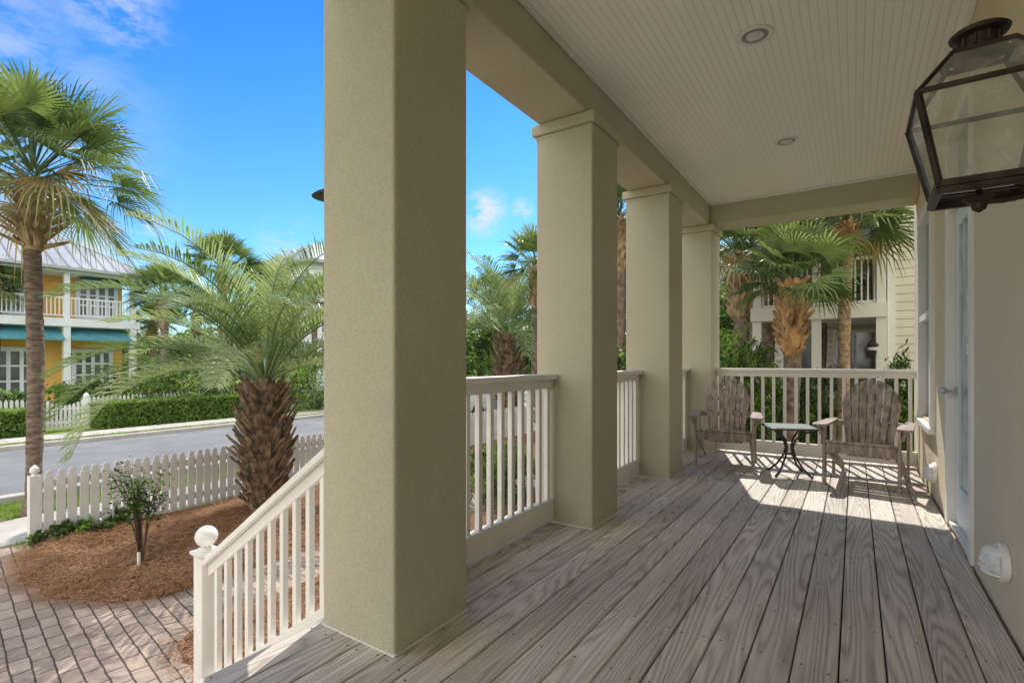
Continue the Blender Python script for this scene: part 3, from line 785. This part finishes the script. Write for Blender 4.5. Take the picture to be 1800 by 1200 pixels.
def tree(px,Z,top,label,k=0,sx_=1.0):
    pos=at(px,Z); h=(H+(HY-top)/F*Z)-G
    e=empty('leafy_tree',pos,label,'tree')
    s=h/5.4
    for nm,o0 in zip(('trunk','crown'),T[k]):
        o=bpy.data.objects.new(nm,o0.data); col.objects.link(o); o.parent=e; o.scale=(s*sx_,s*sx_,s); o.location=(0,0,-G*s); o.rotation_euler.z=R.uniform(0,6)
tree(845,28,560,'round leafy tree just right of the first column, beyond the road',0,1.2)
tree(905,24,555,'leafy tree left of the second column beyond the road',1,1.1)
tree(1092,20,500,'leafy tree filling the gap between the second and third columns',0,1.)
tree(310,30,590,'leafy tree across the road between the low palms',1,1.5)
tree(500,33,600,'leafy tree below the distant pale house',0,1.5)
tree(430,36,580,'leafy tree behind the tallest palm across the road',1,1.4)
tree(1290,22,520,'leafy tree beyond the far column',0,1.2)
tree(1350,24,480,'leafy tree behind the end railing palms',1,1.2)
tree(1410,20,560,'low leafy tree left of the neighbouring porch',0,1.1)
tree(232,34,610,'leafy tree beyond the corner of the yellow house',0,1.)
for a_ in T:
    for o in a_: bpy.data.objects.remove(o)

def shrub(pos,rad,n,size,label,cat='shrub',el=1.6,nc=30,seed=0,up=0):
    r=random.Random(seed+100); e=empty('leafy_shrub',pos,label,cat)
    b=MB()
    for k in range(9):
        a=k*.7; b.tube([pos+Vector((.03*math.cos(a),.03*math.sin(a),0)),pos+Vector((rad[0]*.55*math.cos(a),rad[1]*.55*math.sin(a),rad[2]*1.5))],[.012,.004],5)
    b.build('stems',M['treebark'],e)
    b=MB(); leafcloud(b,r,(pos.x,pos.y,pos.z+rad[2]),rad,n,size,nc,el,up=up); b.build('foliage',LM,e)
k=0
for px,Z,rx,rz,lb in((1288,9.5,.6,1.25,'tall narrow leaved shrub behind the end railing beside the farthest column'),(1335,10.0,.55,1.15,'narrow leaved shrub behind the end railing left of the orange booted palm'),
    (1440,10.6,.6,.95,'narrow leaved shrub between the two palms at the porch end'),(1592,8.6,.38,1.0,'narrow leaved shrub behind the end railing close to the house wall'),(1385,10.2,.5,.8,'low shrub around the foot of the orange booted palm'),
    (1520,10.6,.6,.75,'narrow leaved shrub below the neighbouring lantern')):
    shrub(at(px,Z),(rx,rx,rz),3400,.17,lb,el=5,seed=k,up=.8,nc=40); k+=1
shrub(gp(885,885),(.45,.6,.42),7000,.045,'clipped boxwood beside the brick path behind the nearest porch railing',seed=20,nc=70,el=1.7)
shrub(at(862,9.0),(.36,.40,.28),4500,.045,'second boxwood farther along the brick path',seed=21,nc=70,el=1.7)
shrub(at(1094,9.5),(.5,.6,1.1),4500,.12,'tall green shrub between the second and third columns',seed=22,nc=50,el=3,up=.4)
for k,(px,Z,rx,rz,lb) in enumerate(((150,17.5,1.2,.7,'bushy planting just right of the white gate across the road'),(250,18.5,1.6,.9,'bright green bushes behind the long hedge left part'),(335,18.5,1.6,1.0,'bright green bushes behind the long hedge right part'),
    (410,20,1.5,1.1,'bushy planting right of the long hedge'),(500,21,1.6,1.0,'bushy planting across the road left of the first column'),(560,22,1.5,1.1,'bushy planting across the road hidden partly by the first column'),(20,17.5,1.0,.5,'low bush left of the white gate'))):
    shrub(at(px,Z),(rx,rx,rz),3500,.13,lb,seed=40+k,nc=50,el=2)
for k,(px,py) in enumerate(((120,955),(165,950),(205,935),(90,965))):
    shrub(gp(px,py)+Vector((0,0,.06)),(.16,.16,.10),420,.06,['low green plant second from the left fence post','low green plant third from the left fence post','low green plant nearest the rose bush by the fence','low green plant beside the left fence post'][k],cat='plant',seed=60+k,nc=14)
rp=gp(250,1010)+Vector((0,0,.09))
rb=empty('rose_bush',rp,'young sparse leafy bush tied to a black stake in the pine straw','shrub')
r=random.Random(9)
b=MB(); tips=[]
for k in range(15):
    a=r.uniform(0,6.28); l=r.uniform(.08,.42); z1=r.uniform(.60,1.0)
    q=rp+Vector((math.cos(a)*l,math.sin(a)*l,z1)); mid_=rp+Vector((math.cos(a)*l*.3,math.sin(a)*l*.3,z1*.6))
    b.tube([rp,mid_,q],[.008,.006,.003],5); tips+=[mid_.lerp(q,t_*.2) for t_ in range(1,6)]
b.build('stems',M['treebark'],rb)
b=MB()
for P0 in tips:
    for _ in range(13):
        P=P0+Vector((r.gauss(0,.05),r.gauss(0,.05),r.gauss(0,.04))); a=Vector((r.uniform(-1,1),r.uniform(-1,1),r.uniform(-.6,.4))).normalized(); s_=a.cross(Vector((r.uniform(-.3,.3),r.uniform(-.3,.3),1))).normalized(); L=r.uniform(.03,.06)
        b.add([P-a*L/2,P+s_*L*.3,P+a*L/2,P-s_*L*.3],[(0,1,2,3)],r.randrange(3))
b.build('foliage',LM,rb)
sk=empty('garden_stake',rp+Vector((.03,-.04,0)),'thin black and white stake standing in the pine straw beside the young bush','stake')
b=MB(); q=rp+Vector((.03,-.04,-.05)); b.tube([q+Vector((0,0,.2)),q+Vector((-.02,0,.62))],.011,8); b.lathe(q+Vector((-.02,0,.62)),[(.011,0),(.02,.005),(.02,.03),(0,.035)],10); b.build('rod',M['dark'],sk)
b=MB(); b.tube([q,q+Vector((0,0,.2))],.014,8); b.lathe(q,[(.05,.02),(.045,.045),(.014,.05)],12); b.build('foot',M['trimwhite'],sk)

def hedge(x0,x1,y0,y1,h,label,seed,n=9000):
    r=random.Random(seed); e=empty('hedge',((x0+x1)/2,(y0+y1)/2,G),label,'hedge')
    b=MB(); b.box(x0+.12,x1-.12,y0+.12,y1-.12,G,G+h-.12); b.build('inner_branches',M['lf3'],e)
    b=MB()
    for _ in range(n):
        f=r.random()
        x=r.uniform(x0,x1); y=r.uniform(y0,y1); z=G+r.uniform(0.02,h)
        if f<.4: z=G+h+r.gauss(0,.03)-.04
        elif f<.85: x=x1+r.gauss(0,.03)-.05
        else: y=r.choice((y0,y1))+r.gauss(0,.03)
        a=Vector((r.uniform(-1,1),r.uniform(-1,1),r.uniform(-1,1))).normalized(); s_=a.cross(Vector((r.uniform(-1,1),r.uniform(-1,1),r.uniform(-1,1)))).normalized(); L=r.uniform(.05,.11)
        b.add([(x-a.x*L/2,y-a.y*L/2,z-a.z*L/2),(x+s_.x*L*.3,y+s_.y*L*.3,z+s_.z*L*.3),(x+a.x*L/2,y+a.y*L/2,z+a.z*L/2),(x-s_.x*L*.3,y-s_.y*L*.3,z-s_.z*L*.3)],[(0,1,2,3)],0 if r.random()<.75 else 1)
    b.build('foliage',LM,e)
hedge(-19.6,-18.7,5.9,11.3,.80,'long clipped bright green hedge across the road right of the white gate',1,14000)
hedge(-19.6,-18.7,.2,4.55,.72,'clipped green hedge across the road left of the white gate',2,9000)
def farfence(x,y0,y1,label,h=.95):
    b=MB(); y=y0
    while y<y1:
        b.prism([(y,G),(y+.07,G),(y+.07,G+h-.07),(y+.035,G+h),(y,G+h-.07)],'x',x,x+.02); y+=.115
    b.box(x-.04,x-.001,y0,y1,G+.2,G+.27); b.box(x-.04,x-.001,y0,y1,G+.62,G+.69)
    tag(b.build('picket_fence',M['fencewhite']),label,'fence')
farfence(-19.9,5.8,24,'white picket fence behind the long hedge across the road')
farfence(-19.9,-3,4.6,'white picket fence behind the shorter hedge, left of the gate')
gt=empty('garden_gate',(-19.4,5.2,G),'white picket garden gate with dipped top between the two hedges','gate')
for y in(4.68,5.72):
    b=MB(); b.box(-19.46,-19.34,y-.06,y+.06,G,G+1.0); b.lathe((-19.4,y,G+1.0),[(.08,0),(.05,.05),(0,.1)],8); b.build('gate_post',M['fencewhite'],gt)
b=MB()
for k in range(9):
    y=4.79+k*.10; hh=.92-.16*math.sin((k+.5)/9*math.pi)
    b.prism([(y,G+.08),(y+.065,G+.08),(y+.065,G+hh-.05),(y+.032,G+hh),(y,G+hh-.05)],'x',-19.4,-19.38)
b.box(-19.44,-19.401,4.76,5.65,G+.2,G+.27); b.box(-19.44,-19.401,4.76,5.65,G+.6,G+.66); b.build('gate_leaf',M['fencewhite'],gt)

lp=Vector((-9.35,6.98,G))
sl_=empty('street_lamp',lp,'dark street lamp whose domed shade peeks out left of the first column','street lamp')
lt=4.62
b=MB(); b.tube([lp,lp+Vector((0,0,.4)),lp+Vector((0,0,lt-G+.1))],[.09,.05,.035],12); b.build('pole',M['dark'],sl_)
b=MB(); b.lathe((lp.x,lp.y,lt),[(.40,-.02),(.39,.0),(.30,.07),(.15,.15),(.08,.2),(.05,.28),(0,.3)],24); b.build('shade',M['dark'],sl_,smooth=True)
b=MB(); b.lathe((lp.x,lp.y,lt),[(.0,-.12),(.08,-.1),(.12,-.03),(.12,0)],14); b.build('lamp',M['canlens'],sl_,smooth=True)

def car(pos,label):
    root=empty('parked_car',pos,label,'car')
    x,y,z=pos
    sec=[(-2.25,.45,.72,.70),(-2.15,.30,.86,.82),(-1.6,.24,.95,.88),(-.9,.22,.98,.9),(0,.22,1.0,.9),(1.0,.22,1.02,.9),(1.8,.24,1.02,.88),(2.15,.30,.98,.82),(2.25,.45,.85,.72)]
    vs=[];n=8
    for yy,z0,z1,w in sec:
        for a_,b_ in((-.85,0),(-1,.25),(-1,.6),(-.88,1),(.88,1),(1,.6),(1,.25),(.85,0)): vs.append((x+a_*w,y+yy,z+z0+(z1-z0)*b_))
    fs=[]
    for i in range(len(sec)-1):
        for k in range(n): fs.append((i*n+k,i*n+(k+1)%n,(i+1)*n+(k+1)%n,(i+1)*n+k))
    fs+= [tuple(range(n)),tuple((len(sec)-1)*n+k for k in range(n))[::-1]]
    b=MB(); b.add(vs,fs); b.build('body',M['carwhite'],root,smooth=False,bev=.02)
    vs=[]; b=MB()
    for yy,zz,w in [(-1.15,.97,.80),(-.35,1.39,.64),(.9,1.42,.64),(1.75,1.0,.78)]: vs+=[(x-.80,y+yy,z+.95),(x-w,y+yy,z+zz),(x+w,y+yy,z+zz),(x+.80,y+yy,z+.95)]
    fs=[]
    for i in range(3):
        for k in range(4): fs.append((i*4+k,i*4+(k+1)%4,(i+1)*4+(k+1)%4,(i+1)*4+k))
    b.add(vs,fs); b.build('windows',M['winglass'],root)
    b=MB(); b.box(x-.64,x+.64,y-.4,y+.95,z+1.41,z+1.445)
    for s_ in(-1,1):
        for ya,za_,yb,zb2 in((-1.15,.98,-.38,1.42),(.92,1.42,1.75,1.0),(.25,1.0,.25,1.42)): b.bar((x+s_*.80,y+ya,z+za_) if za_<1.1 else (x+s_*.645,y+ya,z+za_),(x+s_*.80,y+yb,z+zb2) if zb2<1.1 else (x+s_*.645,y+yb,z+zb2),.07,.04)
    b.build('roof',M['carwhite'],root,bev=.01)
    for s_ in(-1,1):
        for yy in(-1.4,1.4):
            b=MB(); b.lathe((x+s_*.80,y+yy,z+.32),[(.2,-.11),(.32,-.1),(.33,0),(.32,.1),(.2,.11)],20,axis='x'); w_=b.build('wheel',M['tyre'],root,smooth=True)
            b=MB(); b.lathe((x+s_*.80,y+yy,z+.32),[(.19,-.115),(.05,-.125),(.05,.125),(.19,.115)],10,axis='x'); b.build('rim',M['brass'],w_)
        b=MB(); b.box(x+s_*.62-.17,x+s_*.62+.17,y+2.15,y+2.24,z+.72,z+.88); b.build('tail_light',M['redlens'],root)
        b=MB(); b.box(x+s_*.6-.17,x+s_*.6+.17,y-2.24,y-2.13,z+.6,z+.7); b.build('headlight',M['canlens'],root)
car(Vector((-11.3,12.1,G+.01)),'white car parked at the kerb, glimpsed between the railing balusters')

# ---------------------------------------------------------------- yellow house
yh=empty('yellow_house',(-32,5.5,G),'two storey yellow house with grey metal roof, white balconies and teal awnings across the road','house')
X=-29.; Xw=-30.4; y0,y1=-2.5,10.5
b=MB(); b.box(-40,Xw,y0,y1-.1,G,5.1); b.build('wall',M['yellow'],yh)
for z0,z1,e in((2.62,2.98,.1),(4.98,5.2,.15)):
    b=MB(); b.box(Xw+.001,X+.05+e,y0,y1+e,z0,z1); b.build('floor_band',M['bluewhite'],yh)
b=MB(); b.box(Xw+.001,X,y0,y1,G+.0,G+.25); b.build('porch_base',M['concrete'],yh)
for y in(10.35,7.85,5.3,2.7,0.1,-2.4):
    b=MB(); b.box(X-.12,X+.12,y-.12,y+.12,G+.25,2.619); b.build('column',M['bluewhite'],yh)
    b=MB(); b.box(X-.10,X+.10,y-.10,y+.10,2.981,4.979); b.build('column',M['bluewhite'],yh)
b=MB(); b.box(X-.04,X+.04,y0,y1-.2,3.85,3.92); b.box(X-.03,X+.03,y0,y1-.2,3.08,3.13)
y=y0
while y<y1-.3: b.box(X-.02,X+.02,y,y+.04,3.131,3.849); y+=.14
b.build('balcony_railing',M['bluewhite'],yh)
for ya,yb,z0,z1 in((8.65,10.1,3.0,4.75),(5.6,7.1,3.0,4.75),(2.9,4.4,3.0,4.75),(8.5,9.9,-.35,1.55),(5.4,7.1,-.7,1.6),(2.8,4.4,-.7,1.6)):
    b=MB(); b.box(Xw+.002,Xw+.08,ya-.1,yb+.1,z0,z1+.1); w_=b.build('window',M['bluewhite'],yh)
    n=4; dw=(yb-ya)/n
    b=MB()
    for i in range(n):
        for j in range(3):
            zz0=z0+.25+(z1-z0-.3)*j/3; zz1=z0+.25+(z1-z0-.3)*(j+1)/3
            b.box(Xw+.081,Xw+.09,ya+dw*i+.07,ya+dw*(i+1)-.07,zz0+.04,zz1-.04)
    b.build('pane',M['winglass'],w_)
for ya,yb,z0,z1,xx in((5.42,7.73,2.0,2.6,X),(2.82,5.18,2.0,2.6,X),(7.97,10.23,2.0,2.6,X),(8.5,10.2,4.72,4.97,X-.5),(.2,2.6,2.0,2.6,X)):
    b=MB(); b.add([(xx-.6,ya,z1),(xx-.6,yb,z1),(xx+.25,yb,z0+.1),(xx+.25,ya,z0+.1),(xx+.25,ya,z0),(xx+.25,yb,z0)],[(0,1,2,3),(3,2,5,4)]); b.build('awning',M['teal'],yh)
for y,z in((8.25,4.4),(8.2,1.4),(4.9,4.4)):
    b=MB(); b.lathe((Xw+.3,y,z),[(.18,0),(.08,.12),(.03,.2),(0,.22)],12); b.tube([(Xw+.3,y,z+.2),(Xw+.3,y,z+.32),(Xw,y,z+.32)],.02,6); b.build('barn_lamp',M['dark'],yh)
ex0,ex1,ey0,ey1=-40.5,X+.55,-3,y1+.6; ez=5.2; rh=3.5; ins=5.6
rx=(ex0+ex1)/2
b=MB(); V=[(ex0,ey0,ez),(ex1,ey0,ez),(ex1,ey1,ez),(ex0,ey1,ez),(rx,ey0+ins,ez+rh),(rx,ey1-ins,ez+rh)]
b.add(V,[(0,4,5,3),(1,2,5,4),(2,3,5),(0,1,4),(0,3,2,1)])
def rib(p,q): b.bar(Vector(p)+Vector((0,0,.02)),Vector(q)+Vector((0,0,.02)),.05,.08)
y=ey0
while y<ey1:
    if y>ey1-ins: t=(ey1-y)/ins
    elif y<ey0+ins: t=(y-ey0)/ins
    else: t=1
    if t>.03: rib((ex1,y,ez),(ex1+(rx-ex1)*t,y,ez+rh*t))
    y+=.45
x=ex0
while x<ex1:
    t=(x-ex0)/(rx-ex0) if x<rx else (ex1-x)/(ex1-rx)
    if t>.03: rib((x,ey1,ez),(x,ey1-ins*t,ez+rh*t))
    x+=.45
rib((ex1,ey1,ez),(rx,ey1-ins,ez+rh)); b.box(ex0,ex1+.05,ey0,ey1+.05,ez-.12,ez-.001)
b.build('roof',M['roofmetal'],yh)

dp=at(560,46); dh=empty('distant_house',dp,'tall pale distant house with grey hipped roof behind the palms left of the first column','house')
b=MB(); x,y=dp.x,dp.y; b.box(x-4,x+4,y-3.5,y+5,G,9.2); b.build('wall',M['lap_blue'],dh)
b=MB(); b.add([(x-4.7,y-4.2,9.2),(x+4.7,y-4.2,9.2),(x+4.7,y+5.7,9.2),(x-4.7,y+5.7,9.2),(x,y-.5,11.6),(x,y+2,11.6)],[(0,1,4),(1,2,5,4),(2,3,5),(3,0,4,5),(3,2,1,0)]); b.box(x-4.75,x+4.75,y-4.25,y+5.75,8.95,9.19); b.build('roof',M['roofmetal'],dh)
for zz in(.6,3.4,6.3):
    for k in range(3):
        a=y-2.6+k*2.6
        b=MB(); b.box(x+4.001,x+4.06,a-.1,a+1.3,zz-.1,zz+1.8); w_=b.build('window',M['trimwhite'],dh); b=MB(); b.box(x+4.061,x+4.07,a,a+.57,zz,zz+1.7); b.box(x+4.061,x+4.07,a+.63,a+1.2,zz,zz+1.7); b.build('pane',M['winglass'],w_)
    for k in range(3):
        a=x-3.2+k*2.5
        b=MB(); b.box(a-.1,a+1.3,y-3.56,y-3.501,zz-.1,zz+1.8); w_=b.build('window',M['trimwhite'],dh); b=MB(); b.box(a,a+.57,y-3.57,y-3.561,zz,zz+1.7); b.box(a+.63,a+1.2,y-3.57,y-3.561,zz,zz+1.7); b.build('pane',M['winglass'],w_)
# ---------------------------------------------------------------- neighbouring house at the end
ny=13.0
nh=empty('neighbour_house',(2,15,G),'beige lap sided neighbouring house with covered balcony and porch past the end railing','house')
b=MB(); b.box(.62,9,ny,24,G,8); b.box(-1.9,.62,ny+2.6,24,G,8); b.build('wall',M['siding'],nh)
b=MB(); b.box(.55,.68,ny-.03,ny+.05,G,8); b.build('corner_board',M['trimwhite'],nh)
for z0,z1 in((2.0,2.3),(4.95,5.3)):
    b=MB(); b.box(-2.0,.54,ny-.15,ny+2.59,z0,z1); b.build('balcony_floor',M['siding_far'],nh)
b=MB(); b.box(-2.0,.54,ny-.1,ny+2.59,-.5,-.3); b.build('porch_floor',M['concrete'],nh)
for x in(-1.88,-.70,.45):
    for w_,z0,z1 in((.09,-.3,1.999),(.08,2.301,4.949)):
        b=MB(); b.box(x-w_,x+w_,ny-w_,ny+w_,z0,z1); b.build('column',M['siding_far'],nh)
b=MB(); b.box(-1.79,.36,ny-.03,ny+.03,3.22,3.28)
x=-1.77
while x<.35: b.box(x,x+.03,ny-.015,ny+.015,2.36,3.219); x+=.11
b.box(-1.79,.36,ny-.02,ny+.02,2.32,2.36); b.build('balcony_railing',M['siding_far'],nh)
for x0,x1,z0,z1 in((-1.7,-.95,2.35,4.5),(-.6,.35,2.35,4.5),(-1.6,-.9,-.28,1.8),(-.4,.4,-.28,1.8)):
    b=MB(); b.box(x0-.08,x1+.08,ny+2.52,ny+2.599,z0,z1+.08); w_=b.build('window',M['trimwhite'],nh)
    b=MB(); mm=(x0+x1)/2; b.box(x0,mm-.03,ny+2.50,ny+2.519,z0+.1,z1); b.box(mm+.03,x1,ny+2.50,ny+2.519,z0+.1,z1); b.build('pane',M['winglass'],w_)
# small lantern fixed to the neighbour's porch column
nl=Vector((.30,ny-.10,1.32))
n2=empty('wall_lantern',nl,'small black lantern on the neighbouring porch column seen past the end railing','lantern')
b=MB(); b.lathe(nl,[(.05,-.14),(.06,-.13),(.085,.08),(.11,.1),(.03,.2),(.0,.24)],6); b.tube([nl+Vector((0,0,.2)),nl+Vector((.03,.02,.32)),nl+Vector((.10,.05,.25))],.012,6); b.build('lantern_body',M['dark'],n2)
b=MB(); b.lathe(nl,[(.055,-.10),(.088,.06)],6); b.build('lantern_pane',M['canlens'],n2)

b=MB(); r=random.Random(91)
for k in range(150):
    px=-300+k*14+r.uniform(-8,8); Z=r.uniform(60,95); c_=at(px,Z); hh=r.uniform(2.2,4.4)
    leafcloud(b,r,(c_.x,c_.y,G+hh*.8),(4.2,4.2,hh),190,1.1,10,1.5)
tag(b.build('distant_woods',LM),'dark line of distant trees along the horizon','woods',kind='stuff')

# ---------------------------------------------------------------- light, world, camera
el=math.radians(46.6); azx,azy=-.30,.954
d=Vector((-azx*math.cos(el),-azy*math.cos(el),-math.sin(el)))
L=bpy.data.lights.new('sun','SUN'); L.energy=5.0; L.angle=math.radians(.5); L.color=(1,.95,.87)
lo=bpy.data.objects.new('sun',L); col.objects.link(lo); lo.rotation_euler=d.to_track_quat('-Z','Y').to_euler()
w=bpy.data.worlds.new('World'); sc.world=w; w.use_nodes=True; nt=w.node_tree
for n in list(nt.nodes): nt.nodes.remove(n)
out=N(nt,'ShaderNodeOutputWorld'); bg=N(nt,'ShaderNodeBackground'); bg.inputs[1].default_value=.15
sky=N(nt,'ShaderNodeTexSky'); sky.sky_type='NISHITA'; sky.sun_disc=False; sky.sun_elevation=el; sky.sun_rotation=math.atan2(azx,azy)
sky.air_density=1.2; sky.dust_density=.3; sky.ozone_density=2.0
tc=N(nt,'ShaderNodeTexCoord'); mp=N(nt,'ShaderNodeMapping'); mp.inputs['Scale'].default_value=(1,1,2.2); nt.links.new(tc.outputs['Generated'],mp.inputs[0])
sep=N(nt,'ShaderNodeSeparateXYZ'); nt.links.new(tc.outputs['Generated'],sep.inputs[0])
tint=ramp(nt,sep.outputs[2],[(0.0,(.80,1.12,1.40)),(.22,(.44,.92,1.36)),(.60,(.12,.60,1.20))])
skyc=mixc(nt,1.0,sky.outputs[0],tint,'MULTIPLY')
n1=noise(nt,mp.outputs[0],11,9,.62)
total=None
for px,py,rad,amt in((205,15,.07,.75),(852,372,.045,1.2),(918,368,.022,1.1),(150,425,.05,.9),(250,448,.08,.5),(130,372,.05,.5),(505,425,.05,.5),(1250,300,.15,.6),(-300,200,.3,.8)):
    dv=(at(px,1.0,(HY-py)/F)).normalized()
    dp_=N(nt,'ShaderNodeVectorMath',operation='DISTANCE'); nt.links.new(tc.outputs['Generated'],dp_.inputs[0]); dp_.inputs[1].default_value=dv
    mk=N(nt,'ShaderNodeMapRange'); mk.interpolation_type='SMOOTHSTEP'; nt.links.new(dp_.outputs['Value'],mk.inputs[0])
    mk.inputs[1].default_value=0; mk.inputs[2].default_value=rad*1.3; mk.inputs[3].default_value=amt; mk.inputs[4].default_value=0
    total=mk.outputs[0] if total is None else math_(nt,'MAXIMUM',total,mk.outputs[0])
cm=math_(nt,'MULTIPLY',total,ramp(nt,n1,[(.42,(0,0,0)),(.62,(1,1,1))]))
cm=math_(nt,'MINIMUM',cm,.9)
c=mixc(nt,cm,skyc,(5.6,5.8,6.2))
# bright white cloud added unseen behind the viewer to light the shaded porch
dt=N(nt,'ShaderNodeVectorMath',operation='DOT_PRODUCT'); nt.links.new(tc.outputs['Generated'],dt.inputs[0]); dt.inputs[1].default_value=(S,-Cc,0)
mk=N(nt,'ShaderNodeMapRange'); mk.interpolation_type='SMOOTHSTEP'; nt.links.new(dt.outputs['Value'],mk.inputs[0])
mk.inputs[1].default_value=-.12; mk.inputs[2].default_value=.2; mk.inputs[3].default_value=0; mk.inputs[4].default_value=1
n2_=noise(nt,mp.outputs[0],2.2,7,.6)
fill_cloud=math_(nt,'MULTIPLY',mk.outputs[0],ramp(nt,n2_,[(.30,(.45,.45,.45)),(.50,(1,1,1))]))
c=mixc(nt,fill_cloud,c,(15.5,14.9,13.7))
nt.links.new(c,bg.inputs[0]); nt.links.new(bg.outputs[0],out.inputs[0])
cam=bpy.data.cameras.new('camera'); co=bpy.data.objects.new('camera',cam); col.objects.link(co)
co.location=(0,0,H); co.rotation_euler=(math.radians(90),0,TH); cam.lens=18; cam.sensor_width=36; cam.shift_y=34/1800; cam.clip_end=2000; cam.clip_start=.02
sc.camera=co
sc.view_settings.view_transform='Standard'; sc.view_settings.look='None'; sc.view_settings.exposure=0
